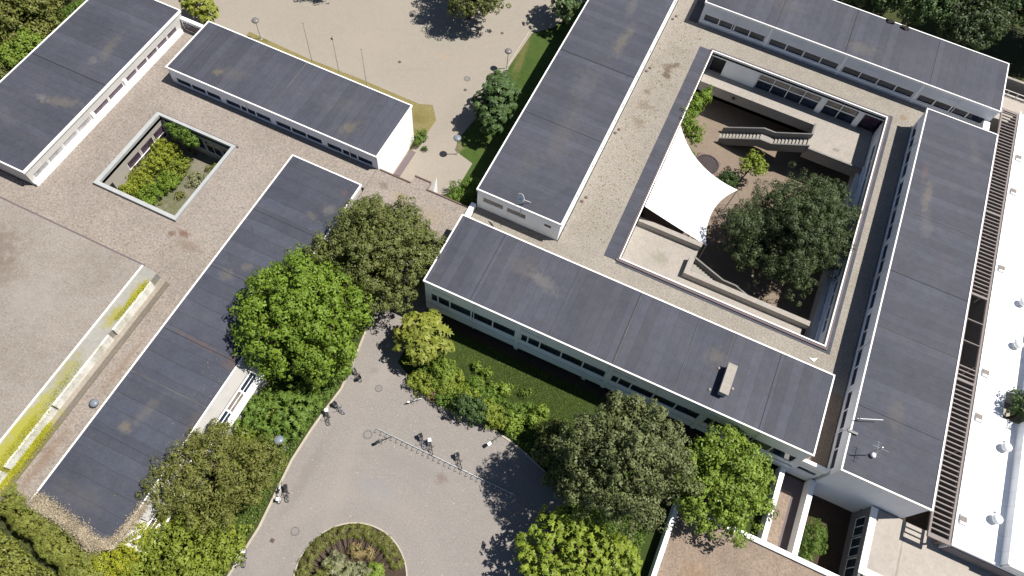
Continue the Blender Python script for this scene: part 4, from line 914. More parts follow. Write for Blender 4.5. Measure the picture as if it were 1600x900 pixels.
# planting strip between forecourt and long wing
strip = [
    ("low rounded lime green bush at the strip's left end by the chestnut", (-14.6, 21.3), [(0, 0, .8, 1.35, 1.0, .8)], 'leaf_lime', {}),
    ("reddish dry shrub behind the white bicycle on the kerb", (-13.0, 20.7), [(0, 0, .5, .6, .5, .5)], 'leaf_red', {}),
    ("fresh green bush between the chestnut and the light lime bush", (-13.1, 23.6), [(0, 0, 1.1, 1.2, 1.1, 1.0), (.7, -.8, 1.0, .9, .9, .8)], 'leaf_maple', {}),
    ("light lime bush behind the planting strip's left half", (-11.5, 22.9), [(0, .3, 1.0, .7, .9, .9), (-.5, -1.0, .9, .7, .8, .8)], 'leaf_lime', {}),
    ("small bright green bush at the kerb beside the dark round bush", (-11.4, 20.6), [(0, 0, .8, 1.0, .7, .7)], 'leaf_mid', {}),
    ("dark round bush casting a shadow onto the forecourt kerb", (-8.6, 20.8), [(0, 0, 1.5, 1.7, 1.2, 1.3), (1.0, .2, 1.3, 1.1, 1.0, 1.0)], 'leaf_deep', {}),
    ("yellow green bush spreading behind the dark round bush", (-9.4, 22.2), [(0, 0, 1.0, 1.5, .8, .8), (1.6, -.2, 1.0, 1.4, .9, .8)], 'leaf_yellow', {}),
    ("lime green bush right of the dark round bush", (-6.2, 21.3), [(0, 0, 1.0, 1.3, 1.2, 1.0), (1.0, .2, .9, 1.0, 1.0, .9)], 'leaf_lime', {}),
    ("pale bush near the tree shade at the strip's right end", (-3.9, 21.6), [(0, 0, 1.0, 1.0, 1.2, 1.0)], 'leaf_maple', {}),
    ("upright young shrub standing in the lawn near the dark trees", (-1.6, 23.6), [(0, 0, 1.5, .7, .8, 1.3), (-.3, -1.0, 1.1, .6, .6, .9)], 'leaf_maple', {}),
    ("shaded bush under the tall olive tree's left side", (.6, 22.4), [(0, 0, 1.2, 1.2, 1.2, 1.1)], 'leaf_mid', {}),
    ("small seedling on the lawn nearest the long wing's left part", (-10.2, 25.6), [(0, 0, .6, .38, .38, .5)], 'leaf_maple', {}),
    ("right of two small seedlings on the lawn below the long wing", (-8.8, 25.6), [(0, 0, .6, .42, .42, .5)], 'leaf_maple', {}),
    ("seedling in mid lawn behind the light lime bush", (-9.2, 24.0), [(0, 0, .6, .4, .5, .5)], 'leaf_maple', {}),
    ("taller leafy sapling in mid lawn behind the dark round bush", (-6.2, 24.4), [(0, 0, .8, .6, .7, .7), (-1.2, 0, .5, .5, .4, .4)], 'leaf_maple', {}),
    ("thin seedling in the lawn close to the upright young shrub", (FLOOR, 25.4), [(0, 0, .5, .4, .4, .4)], 'leaf_mid', {}),
    ("leafy bush in the shade at the foot of the tall olive tree", (5.2, 25.6), [(0, 0, 1.0, 1.2, .9, .9)], 'leaf_olive', {}),
    ("mid green bush filling the strip between the small kerb bush and the light lime bush", (-12.3, 21.9), [(0, 0, .8, 1.2, .9, .8), (1.2, -.2, .8, 1.0, .8, .7)], 'leaf_maple', {}),
    ("olive green bush behind the dark round bush, next to the leafy sapling", (-7.6, 22.9), [(0, 0, .8, 1.3, .8, .7), (-1.6, .4, .7, 1.0, .7, .6)], 'leaf_mid', {}),
    ("green bush between the lime bush and the pale bush at the strip's right", (-4.9, 22.6), [(0, 0, .9, 1.1, .9, .8), (1.6, .5, .8, 1.0, .8, .7)], 'leaf_mid', {}),
    ("dark bush at the forecourt's shaded right corner", (2.4, 19.8), [(0, 0, 1.0, 1.3, 1.0, .9), (-1.9, .6, .9, 1.2, .9, .8)], 'leaf_deep', {}),
]
for lb, (x, y), L, mt, kw in strip:
    plant("shrub", lb, "shrub", (x, y, 0), L, mt, "shrubs in the strip before the long wing", spacing=.42, crad=.32, per=22, leaf=.19, rough=.18, part="foliage")
# low ground cover in the west bed
def cover(name, label, poly, n, z, h, mat, leaf):
    P = np.array(poly); lo, hi = P.min(0), P.max(0); pts = rng.uniform(lo, hi, (n * 3, 2)); x, y = pts.T; ins = np.zeros(len(x), bool)
    for (ax_, ay), (bx, by) in zip(P, np.roll(P, -1, 0)):
        c = ((ay > y) != (by > y)) & (x < (bx - ax_) * (y - ay) / (by - ay + 1e-12) + ax_); ins ^= c
    pts = pts[ins][:n]
    hh = h * (.5 + .5 * np.sin(pts[:, 0] * 1.7 + np.sin(pts[:, 1] * 1.3) * 2) * np.sin(pts[:, 1] * 1.9)) ** .7
    cen = np.column_stack((pts, z + hh * rng.uniform(.4, 1, len(pts)))); nor = rng.normal(size=cen.shape) * .8 + (0, 0, .9)
    o = bpy.data.objects.new(name, leaf_mesh(name, cen, nor, leaf * rng.uniform(.6, 1.3, len(cen)), M[mat])); C.objects.link(o); o["kind"] = "stuff"; o["label"] = label; o["category"] = "ground cover"
cover("ground_cover", "green low plants filling the bed left of the forecourt", [(-30, -9), (-22.6, -9), (-22.4, -2), (-22.3, 1.5), (-22.6, 5), (-22.95, 8.4), (-22.9, 12), (-22.7, 14.5), (-22.4, 17.2), (-22.9, 21), (-23.7, 26), (-24.3, 34), (-30, 34)], 26000, .02, .7, 'leaf_mid', .2)
cover("ground_cover", "low plants filling the strip along the forecourt's right kerb", [(-16.0, 21.7), (-13.6, 20.5), (-9.4, 20.25), (-3.5, 20.15), (1.4, 18.9), (4.2, 17.4), (9, 13), (13, 14), (13, 21), (5, 24), (-3, 23.4), (-12, 24.2), (-17, 24)], 16000, .02, .6, 'leaf_mid', .2)
# lawn blades
def blades(name, label, poly_rects, n, z, mat, leaf=.16):
    cen = np.concatenate([np.column_stack((rng.uniform(a, b, int(n * k)), rng.uniform(c, d, int(n * k)), np.full(int(n * k), z))) for a, b, c, d, k in poly_rects])
    nor = rng.normal(size=cen.shape) + (0, 0, .35)
    o = bpy.data.objects.new(name, leaf_mesh(name, cen, nor, leaf * rng.uniform(.5, 1.3, len(cen)), M[mat], .5)); C.objects.link(o); o["kind"] = "stuff"; o["label"] = label; o["category"] = "grass"
blades("grass", "deep green lawn grass below the long wing's window front", [(-13, 2.5, 23.8, 28.6, 1.0)], 12000, .05, 'blade')
# plaza trees
plant("maple_tree", "dark green young tree on the lawn by the plaza's lower lamp", "tree", (-22.8, 56.6, 0), [(0, .6, 4.4, 2.2, 2.4, 2.1), (-.7, 3.0, 4.6, 1.6, 1.9, 1.6), (.6, -1.8, 4.0, 1.7, 1.7, 1.5), (-1.3, -.2, 4.1, 1.5, 1.6, 1.4), (0, .8, 6.2, 1.5, 1.6, 1.4), (.9, 2.0, 4.8, 1.3, 1.5, 1.3)], 'leaf_deep', trunk=.14, style='star', spacing=.62, per=8, leaf=.5, asp=.75, rough=.2)
plant("oak_tree", "large tree at the top edge casting a jagged shadow on the plaza", "tree", (-34.2, 72.8, 0), [(0, .5, 5.4, 3.6, 3.6, 2.8), (2.6, .2, 5.2, 2.2, 2.2, 1.9), (-2.6, 1.2, 5.2, 2.4, 2.4, 2.0), (.6, -2.2, 4.8, 2.4, 1.8, 1.8), (0, 3, 5.4, 2.8, 2.2, 2.0), (.2, .6, 7, 2, 2, 1.8)], 'leaf_olive', trunk=.26, spacing=.75, crad=.52, per=28, leaf=.28, rough=.22, fill=.88)
plant("oak_tree", "tree above the top edge whose round shadow falls near the flagpoles", "tree", (-55.8, 68.9, 0), [(0, .4, 5.2, 4.0, 3.6, 2.8), (2.8, -.4, 5, 2.2, 2.0, 1.8), (-3, .2, 5, 2.2, 2.2, 1.8), (0, 2.6, 5.4, 2.6, 2.2, 2.0)], 'leaf_olive', trunk=.26, spacing=.8, crad=.55, per=26, leaf=.28, rough=.2)
plant("maple_tree", "dark green tree between the plaza and the stained roof at the top edge", "tree", (-21.8, 78.4, 0), [(0, 0, 4.4, 2.4, 2.4, 2.0), (.8, -1.6, 4.2, 1.6, 1.5, 1.4), (-1.2, 1.2, 4.2, 1.6, 1.6, 1.4), (.2, .2, 5.8, 1.5, 1.5, 1.3)], 'leaf_deep', trunk=.16, style='star', spacing=.64, per=8, leaf=.48, asp=.75, rough=.2)
plant("chestnut_tree", "pale leaved small tree by the corner of the far left block", "tree", (-65.4, 54.4, 0), [(0, .4, 3.0, 1.9, 1.9, 1.6), (1.4, -.2, 2.8, 1.4, 1.3, 1.2), (-1.4, .6, 2.8, 1.4, 1.4, 1.2)], 'leaf_chestnut', trunk=.13, style='star', spacing=.62, per=8, leaf=.55, asp=.7, rough=.16)
plant("shrub", "rounded dark bush in the corner between the lawn wing and the link", "shrub", (-21.2, 44.6, 0), [(0, 0, 1.3, 1.6, 2.0, 1.2), (-.5, -1.2, 1.1, 1.2, 1.1, .9), (.6, 1.4, 1.2, 1.2, 1.2, 1.1)], 'leaf_mid', spacing=.5, crad=.36, per=24, leaf=.19, rough=.14)
plant("shrub", "small green shrub at the far corner of the bright white end wall", "shrub", (-30.0, 50.2, 0), [(0, 0, .9, .6, 1.1, .8)], 'leaf_mid', spacing=.4, crad=.3, per=18, leaf=.16)
plant("shrub", "sparse silvery plant on the dry grass behind the pavilion corner", "shrub", (-34.2, 52.6, 0), [(0, 0, .6, .9, .7, .5), (1.0, -.2, .6, .6, .6, .5)], 'leaf_grey', style='star', spacing=.5, per=7, leaf=.5, asp=.4, inner=False)
plant("shrub", "tiny weed at the foot of the bright white wall near the grating", "shrub", (-28.9, 49.4, 0), [(0, 0, .25, .4, .3, .25)], 'leaf_deep', spacing=.3, crad=.2, per=12, leaf=.14)
# trees at the upper left
plant("oak_tree", "olive brown tree in the upper left corner", "tree", (-81.5, 40.6, 0), dome(4.6, 8.5), 'leaf_willow', trunk=.3, spacing=.8, crad=.55, per=24, leaf=.28, rough=.2)
plant("maple_tree", "lighter green tree beside the far left block's roof edge", "tree", (-77.0, 36.8, 0), dome(3.4, 6.4), 'leaf_maple', trunk=.24, spacing=.75, crad=.5, per=24, leaf=.26, rough=.2)
plant("oak_tree", "dark olive tree at the left picture edge below the corner tree", "tree", (-78.6, 31.2, 0), dome(3.2, 6.0), 'leaf_olive', trunk=.24, spacing=.75, crad=.5, per=24, leaf=.26, rough=.2)
plant("hedge", "smooth clipped deep green hedge along the far left roof", "hedge", (-77.6, 45.4, 0), [(0, 0, 1.9, 2.6, 3.6, 1.8), (1.0, 4, 1.9, 2.2, 2.8, 1.7)], 'leaf_mid', spacing=.36, crad=.26, per=24, leaf=.16, rough=.05)
plant("oak_tree", "brownish tree behind the clipped hedge at the top left", "tree", (-85.5, 47, 0), dome(4.5, 8), 'leaf_willow', trunk=.3, spacing=.9, crad=.6, per=22, leaf=.3)
# trees behind the far wing
for (x, y), h, r, mt, lb in (((10.0, 99.5), 11.5, 4.6, 'leaf_deep', "leftmost of the tall dark trees behind the far courtyard wing"), ((16.2, 99.6), 12, 4.6, 'leaf_deep', "dark tree behind the far wing, second from the left"),
        ((22.8, 99.8), 11.5, 4.4, 'leaf_deep', "middle green tree touching the far wing's roof edge"), ((29.6, 99.8), 11, 4.3, 'leaf_pine', "lighter green tree at the far wing's right end"),
        ((33.6, 106.5), 12.5, 4.8, 'leaf_deep', "dark tree behind the lighter green one at the top right"), ((42.0, 107.5), 12, 5.0, 'leaf_deep', "deeply shaded tree in the upper right corner"),
        ((19.5, 107), 13, 5, 'leaf_deep', "tall dark tree in the second row behind the far wing"), ((49.5, 108.5), 12, 5, 'leaf_deep', "dark tree beyond the right picture corner")):
    plant("oak_tree", lb, "tree", (x, y, 0), dome(r, h, 7), mt, "trees behind the far wing", trunk=.32, spacing=.85, crad=.6, per=24, leaf=.32, rough=.2, fill=.92)
plant("shrub", "small green bush by the terrace wall at the far wing's end", "shrub", (34.6, 95.2, 0), [(0, 0, 3.2, 1.3, 1.2, 1.3)], 'leaf_mid', spacing=.5, crad=.36, per=22, leaf=.2)
# courtyard
plant("pine_tree", "big dark pine filling the right half of the courtyard", "tree", (16.5, 58.3, FLOOR), [(.6, .2, 6.8, 4.8, 4.8, 4.4), (3.8, 2.8, 6.9, 2.8, 3.2, 2.8), (2.2, 5.2, 6.4, 2.6, 2.3, 2.3), (4.0, -1.4, 6.6, 2.4, 2.6, 2.5), (1.6, -5.2, 5.6, 2.8, 2.6, 2.6), (-3.0, -1.8, 5.2, 2.6, 2.8, 2.4), (-2.2, 2.8, 5.6, 2.4, 2.4, 2.4), (-3.2, -4.6, 4.6, 2.2, 2.0, 2.0), (-5.0, -2.2, 5.0, 2.1, 2.2, 1.8), (-5.4, -4.4, 9.0, 1.7, 1.7, 1.4), (1.2, .4, 9.6, 2.8, 3.0, 2.5)], 'leaf_pine', trunk=.4, bulge=18, style='needle', spacing=.72, crad=.56, per=44, leaf=.19, rough=.34, fill=.84)
plant("maple_tree", "small yellow green maple near the courtyard stair foot", "tree", (9.6, 66.4, FLOOR), [(.5, 1.6, 3.4, 1.0, 1.0, .8), (1.6, 2.0, 3.3, .8, .8, .6), (.5, 2.5, 3.6, .7, .7, .6), (-.3, 1.0, 3.1, .8, .7, .6), (1.5, .9, 3.2, .8, .7, .6)], 'leaf_yellow', trunk=.1, spacing=.62, crad=.42, per=20, leaf=.24, rough=.18, fill=.85)
plant("shrub", "dark reddish bush beside the small courtyard maple", "shrub", (8.6, 65.6, FLOOR), [(-.4, 0, 1.3, 1.1, 1.3, 1.0)], 'leaf_deep', spacing=.5, crad=.36, per=20, leaf=.2)
plant("climber_tree", "slender bright green tree growing up at the courtyard's left rim by the canopy tip", "tree", (.6, 68.4, FLOOR), [(-.4, 1.6, 7.6, .7, 1.7, 1.2), (-.8, -1.0, 7.4, .8, 1.6, 1.2), (.7, -1.8, 6.0, 1.1, 1.2, 1.1), (.3, 3.6, 7.6, .5, 1.2, .9)], 'leaf_bright', trunk=.1, spacing=.55, crad=.42, per=22, leaf=.22, rough=.18)
plant("shrub", "leafy bush in front of the slender courtyard tree", "shrub", (2.0, 66.6, FLOOR), [(0, 0, 1.2, .9, .9, 1.0)], 'leaf_mid', spacing=.45, crad=.34, per=18, leaf=.2)
plant("oak_tree", "dark tree top rising through the white roof's light well at the right edge", "tree", (44.8, 45.2, 0), [(-.9, .1, 5.6, 1.0, 1.6, 1.3), (.9, -.1, 6.6, 1.6, 1.8, 1.5)], 'leaf_deep', trunk=.18, spacing=.6, crad=.42, per=22, leaf=.22, rough=.2)
plant("shrub", "rounded green bush in the shaded pit beside the white parapet wall", "shrub", (29.0, 24.4, -1.85), [(0, 0, 1.6, 1.05, 1.7, 1.4), (-.4, -1.6, 1.1, .8, .8, .9)], 'leaf_mid', spacing=.42, crad=.3, per=24, leaf=.16, rough=.1)
plant("shrub", "thin grey sprout hanging over the white parapet wall by the light green maple", "shrub", (23.3, 24.4, 0), [(.3, -.2, 1.7, .5, .7, .4)], 'leaf_grey', spacing=.4, crad=.3, per=9, leaf=.24, inner=False)
# planted light well
for lb, x, y, L, mt in (
    ("golden bush nearest the light well's far corner", -55.9, 33.6, [(0, 0, 1.6, 1.35, 1.3, 1.3)], 'leaf_gold'), ("second golden bush along the light well's window wall", -56.0, 31.3, [(0, 0, 1.4, 1.15, 1.1, 1.2)], 'leaf_gold'),
    ("third golden bush along the light well's window wall", -56.0, 29.0, [(0, 0, 1.4, 1.3, 1.2, 1.2)], 'leaf_gold'), ("small golden bush in the light well's near left corner", -56.3, 27.2, [(0, 0, 1.2, .9, 1.0, 1.0)], 'leaf_gold'),
    ("lime green bush in the middle of the light well", -53.9, 32.6, [(0, 0, .8, 1.3, 1.6, .7)], 'leaf_lime'), ("green bush left of the light well's bare gravel", -53.6, 30.2, [(0, 0, .9, 1.2, 1.2, .8)], 'leaf_bright'),
    ("bright green bush near the light well's lower curb", -54.2, 27.8, [(0, 0, .9, 1.4, 1.3, .8)], 'leaf_bright'), ("green patch plant against the light well's near curb", -52.0, 26.3, [(0, 0, .5, 1.3, .5, .4)], 'leaf_mid'),
    ("low olive cushion plant on the light well's right side", -49.2, 34.6, [(0, 0, .4, 1.4, .8, .4)], 'leaf_willow'), ("yellowish cushion plant beside the light well's white curb", -48.3, 31.6, [(0, 0, .4, .5, .9, .4)], 'leaf_yellow'),
    ("green climber covering the light well's shaded far wall", -54.4, 35.6, [(0, 0, 3.6, 1.9, .6, 1.0), (1.6, -.1, 3.0, 1.0, .6, 1.1)], 'leaf_mid'),
    ("small dark tuft on the light well's gravel, left one", -51.4, 29.6, [(0, 0, .3, .45, .4, .3)], 'leaf_willow'), ("small dark tuft on the light well's gravel, right one", -49.6, 29.0, [(0, 0, .3, .5, .6, .3)], 'leaf_grey'),
    ("pale grey plant in the light well's middle gravel", -50.9, 32.4, [(0, 0, .35, 1.0, 1.0, .3)], 'leaf_grey')):
    plant("shrub", lb, "shrub", (x, y, .02), L, mt, "plants in the roof light well", spacing=.4, crad=.3, per=20, leaf=.17, part="foliage")
# round bed in the forecourt
RB = (-11.55, .95, 5.3)
m = MB(); m.prism([(RB[0] + RB[2] * math.cos(t * math.pi / 32), RB[1] + RB[2] * math.sin(t * math.pi / 32)) for t in range(64)], .002, .03); struct("round_bed_soil", m, M['soil_red'] if 'soil_red' in M else M['soil'])
pts = [(RB[0] + (RB[2] + .07) * math.cos(t * math.pi / 32), RB[1] + (RB[2] + .07) * math.sin(t * math.pi / 32)) for t in range(65)]
struct("round_bed_kerb", kerb(pts, .14, .1), M['stone_edge'])
ring_l = []
for a in np.arange(20, 215, 9):
    q = math.radians(a); ring_l.append((math.cos(q) * (RB[2] - .75), math.sin(q) * (RB[2] - .75), .35, .62, .62, .45))
plant("flower_bed", "grassy yellow green rim of low plants round the circular forecourt bed", "planting", (RB[0], RB[1], .03), [l for l in ring_l if not (l[0] > 2.6 and l[1] < 3.2)], 'leaf_willow', "plants of the round bed", style='star', spacing=.27, per=7, leaf=.34, asp=.26, inner=False, part="foliage")
for lb, x, y, L, mt in (("grey green bushy plants in the middle of the round bed", -.6, -.2, [(0, 0, .9, 1.5, 1.4, .8), (1.6, .8, .9, 1.2, 1.2, .8), (-1.4, .9, .8, 1.1, 1.1, .7)], 'leaf_grey'),
        ("fresh green plant right of centre in the round bed", 1.7, 1.4, [(0, 0, .9, .9, 1.1, .8)], 'leaf_maple'), ("olive plant left of centre in the round bed", -2.2, -.2, [(0, 0, .8, 1.0, 1.2, .7)], 'leaf_willow'),
        ("reddish brown flower clump in the upper part of the round bed", -.8, 2.6, [(0, 0, .5, .8, .6, .45), (1.3, .3, .5, .5, .45, .4)], 'leaf_red')):
    plant("flower_bed", lb, "planting", (RB[0] + x, RB[1] + y, .03), L, mt, "plants of the round bed", style='star', spacing=.4, per=8, leaf=.4, asp=.4, part="foliage")
# ------------------------------------------------------------------ canopy sail, lamps, poles, bicycles, small things
# white tensioned sail over the courtyard stage
def sail():
    a = Vector((-.5, 64.9, 4.05)); b = Vector((-.5, 51.4, 4.05)); c = Vector((8.1, 51.95, .75)); d = Vector((9.45, 62.6, -.45))
    n = 18; t = 3; grid = []
    def edge(p, q, s, sag, inward):
        r = p.lerp(q, s); k = 4 * s * (1 - s); return r + inward * (k * sag)
    for i in range(n + 1):
        u = i / n
        e0 = edge(a, d, u, 1, Vector((-1.0, -1.55, -.3)) * .74); e1 = edge(b, c, u, 1, Vector((-.08, .2, -.3)))
        row = []
        for j in range(n + 1):
            v = j / n
            p = e0.lerp(e1, v); q0 = a.lerp(b, v); q1 = edge(d, c, v, 1, Vector((-1.35, .25, .2)))
            base = a.lerp(d, u).lerp(b.lerp(c, u), v)
            p = p + q0.lerp(q1, u) - a.lerp(b, v).lerp(d.lerp(c, v), u)
            row.append(p)
        grid.append(row)
    m = MB(); m.smooth = True
    for r in grid: m.v += [tuple(p) for p in r]
    k = len(m.v); m.v += [(x, y, z - .03) for x, y, z in m.v]
    for i in range(n):
        for j in range(n):
            q = [i * (n + 1) + j, i * (n + 1) + j + 1, (i + 1) * (n + 1) + j + 1, (i + 1) * (n + 1) + j]
            m.f.append(tuple(q)); m.m.append(0); m.f.append(tuple(k + x for x in reversed(q))); m.m.append(0)
    return m, c, d
sm, tc, td = sail()
def sail_lines():
    m = MB(); n = 18
    P = [Vector(v) for v in sm.v[:(n + 1) ** 2]]
    for j in (4, 9, 14): m.tube([P[i * (n + 1) + j] + Vector((0, 0, .012)) for i in range(n + 1)], .018, 4)
    return m
def sail_edge():
    m = MB(); n = 18; P = [Vector(v) for v in sm.v[:(n + 1) ** 2]]
    m.tube([P[i * (n + 1)] for i in range(n + 1)], .03, 5); m.tube([P[i * (n + 1) + n] for i in range(n + 1)], .03, 5); m.tube([P[n * (n + 1) + j] for j in range(n + 1)], .03, 5)
    return m
sl = empty("sail_canopy", (4, 58, FLOOR), "white tensioned fabric sail stretched from the courtyard's left rim", "canopy")
obj("fabric", sm, M['tent'], sl)
obj("seam", sail_lines(), M['coping'], sl)
obj("edge_cable", sail_edge(), M['coping'], sl)
obj("mast", MB().tube([(8.9, 60.4, FLOOR), (9.5, 62.62, -.35)], .07, 8), M['steel'], sl)
obj("guy_rope", MB().tube([td, (11.0, 63.6, FLOOR + .05)], .025, 6), M['steel'], sl)
obj("mast", MB().tube([(8.3, 51.9, FLOOR), (8.15, 51.95, .85)], .06, 8), M['steel'], sl)
# stage under the sail and the round fire bowl
st = empty("stage_platform", (3, 58, FLOOR), "dark low stage platform mostly hidden under the white sail", "stage")
obj("deck", MB().box(-.3, 6.2, 52.5, 63.5, FLOOR + .003, FLOOR + .4), M['brown_steel'], st)
fb = empty("round_grate", (4.75, 67.6, FLOOR), "round dark mesh grate on a square brown base beside the sail", "grate")
m = MB(); m.prism([(3.1, 66.0), (6.5, 65.9), (6.6, 68.7), (5.0, 69.4), (3.2, 69.2)], FLOOR + .003, FLOOR + .15); obj("base", m, M['brown_steel'], fb)
m = MB(); m.lathe([(1.62, FLOOR + .153), (1.62, FLOOR + .32), (1.45, FLOOR + .32), (1.45, FLOOR + .153)], 4.85, 67.6, 32); obj("ring", m, M['dark_metal'], fb)
m = MB()
for i in range(-6, 7):
    h_ = math.sqrt(max(.01, 1.44 ** 2 - (i * .22) ** 2)); m.box(4.85 + i * .22 - .03, 4.85 + i * .22 + .03, 67.6 - h_, 67.6 + h_, FLOOR + .2, FLOOR + .24); m.box(4.85 - h_, 4.85 + h_, 67.6 + i * .22 - .03, 67.6 + i * .22 + .03, FLOOR + .243, FLOOR + .27)
obj("mesh_bars", m, M['plinth'], fb)

M['leaf_debris'] = leaf_mat('dark_rotting_leaves', [(.02,.018,.016), (.03,.026,.02)], 0, .9)
# lamps
def lamp(x, y, label, h=3.5, head='steel'):
    t = empty("street_lamp", (x, y, 0), label, "street lamp", "lamps round the school")
    obj("pole", MB().tube([(0, 0, 0), (0, 0, .8), (0, 0, h - .2)], [.075, .06, .045], 8), M['steel'], t, local=True)
    m = MB(); m.smooth = True; m.lathe([(.10, h - .3), (.14, h - .2), (.46, h - .12), (.5, h), (.42, h + .12), (.2, h + .2), (0, h + .22)], seg=18)
    obj("lamp_head", m, M['lamp_' + head] if 'lamp_' + head in M else M[head], t, local=True)
    obj("base_plate", MB().lathe([(.22, 0.01), (.22, .05), (0, .05)], seg=12), M['concrete'], t, local=True)
M['lamp_pale'] = paint('pale_blue_lamp_dome', (.15,.175,.205), .35, .1)
M['lamp_ring'] = paint('grey_lamp_dome', (.15,.14,.135), .4, .2)
lamp(-24.95, 50.6, "lamp with pale blue dome on the small lawn tip by the path", 3.3, 'pale')
lamp(-57.2, 55.5, "grey lamp on the dry grass behind the pavilion's left part", 3.3, 'ring')
lamp(-25.4, 66.7, "grey lamp at the lawn edge halfway along the plaza", 3.3, 'ring')
lamp(-23.9, 9.2, "lamp with pale blue dome standing in the bushes left of the forecourt", 3.3, 'pale')
# flagpoles
for x, y, lb in ((-47.6, 53.6, "leftmost of the three thin flagpoles behind the pavilion"), (-43.4, 53.4, "middle flagpole behind the pavilion, with a small fitting at its top"), (-39.3, 53.3, "rightmost of the three thin flagpoles behind the pavilion")):
    t = empty("flagpole", (x, y, 0), lb, "flagpole", "flagpoles behind the pavilion")
    obj("pole", MB().tube([(0, 0, 0), (0, 0, 4.4), (0, 0, 8.7)], [.055, .045, .03], 8), M['steel'], t, local=True)
    obj("base_socket", MB().lathe([(.12, .013), (.12, .3), (.07, .34), (.0, .34)], seg=10), M['dark_metal'], t, local=True)
    m = MB(); m.lathe([(0, 8.68), (.05, 8.7), (.06, 8.76), (0, 8.82)], seg=8)
    if "middle" in lb: m.box(-.22, .04, -.05, .05, 8.25, 8.45)
    obj("finial", m, M['dark_metal'], t, local=True)
# bicycles
M['bike_black'] = paint('black_frame_paint', (.025,.025,.03), .35, .1)
M['bike_grey'] = paint('silver_frame_paint', (.42,.42,.43), .35, .1, metal=.4)
M['bike_blue'] = paint('blue_frame_paint', (.06,.10,.20), .35, .1)
M['bike_white'] = paint('white_frame_paint', (.78,.76,.74), .35, .05)
M['saddle'] = paint('saddle_vinyl', (.03,.028,.028), .5, .1)
cache = {}
def cached(key, name, fn, mat):
    if key not in cache: cache[key] = fn().mesh(name, mat)
    return cache[key]
def child(name, me, parent, loc=(0, 0, 0)):
    o = bpy.data.objects.new(name, me); C.objects.link(o); o.parent = parent; o.location = loc; return o
def circ(r, n=22, w=0): return [(math.cos(2 * math.pi * i / n) * r, w, math.sin(2 * math.pi * i / n) * r) for i in range(n)]
def tyre(): m = MB(); m.tube(circ(.335), .028, 6, closed=True); return m
def rimf():
    m = MB(); m.tube(circ(.30), .014, 5, closed=True)
    for i in range(10):
        a = 2 * math.pi * i / 10; m.tube([(0, 0, 0), (math.cos(a) * .3, 0, math.sin(a) * .3)], .006, 3)
    m.tube([(0, -.06, 0), (0, .06, 0)], .03, 6); return m
def framef():
    m = MB(); r = .024
    bb = (-.08, 0, .30); seat = (-.26, 0, .74); head = (.36, 0, .78); hl_ = (.40, 0, .62); ra = (-.54, 0, .36); fa = (.54, 0, .36)
    for p, q in ((bb, seat), (seat, head), (bb, hl_), (head, hl_)): m.tube([p, q], r, 6)
    for s in (-.05, .05):
        m.tube([bb, (ra[0], s, ra[2])], .014, 5); m.tube([seat, (ra[0], s, ra[2])], .012, 5); m.tube([hl_, (fa[0] - .02, s, fa[2])], .016, 5)
    m.tube([seat, (-.29, 0, .86)], .016, 5); m.tube([head, (.33, 0, .98)], .018, 5)
    m.box(-.75, -.36, -.07, .07, .72, .745)                      # rear carrier
    for s in (-.06, .06): m.tube([(-.54, s, .36), (-.6, s, .73)], .008, 4)
    return m
def barsf():
    m = MB(); m.tube([(.18, -.3, 1.0), (.28, -.22, 1.03), (.34, 0, 1.0), (.28, .22, 1.03), (.18, .3, 1.0)], .016, 6)
    for s in (-.3, .3): m.tube([(.2, s, 1.0), (.08, s, .99)], .024, 6)
    return m
def saddlef(): m = MB(); m.prism([(-.42, -.09), (-.30, -.10), (-.06, -.03), (-.06, .03), (-.30, .10), (-.42, .09)], .86, [.93, .92, .90, .90, .92, .93]); return m
def pedalf():
    m = MB(); m.tube([(-.08, -.09, .30), (-.08, .09, .30)], .02, 6); m.tube([(-.08, .08, .30), (.03, .08, .20)], .012, 5); m.tube([(-.08, -.08, .30), (-.19, -.08, .40)], .012, 5)
    m.box(-.01, .08, .09, .18, .185, .21); m.box(-.24, -.14, -.18, -.09, .39, .415); m.tube([(-.08 + .09 * math.cos(t * .6), .04, .30 + .09 * math.sin(t * .6)) for t in range(10)], .008, 4, closed=True); return m
def fenderf():
    m = MB()
    for cx_ in (-.54, .54): m.tube([(cx_ + .37 * math.cos(a), 0, .36 + .37 * math.sin(a)) for a in np.linspace(.5, 2.9, 9)], .03, 5)
    return m
def basketf():
    m = MB(); m.box(.40, .72, -.19, .19, .74, .76); m.box(.40, .415, -.19, .19, .76, 1.0); m.box(.705, .72, -.19, .19, .76, 1.0); m.box(.415, .705, -.19, -.175, .76, 1.0); m.box(.415, .705, .175, .19, .76, 1.0); return m
def bagf(): m = MB(); m.prism([(-.78, -.16), (-.38, -.16), (-.36, .16), (-.76, .16)], .75, [1.0, 1.06, 1.04, .98]); return m
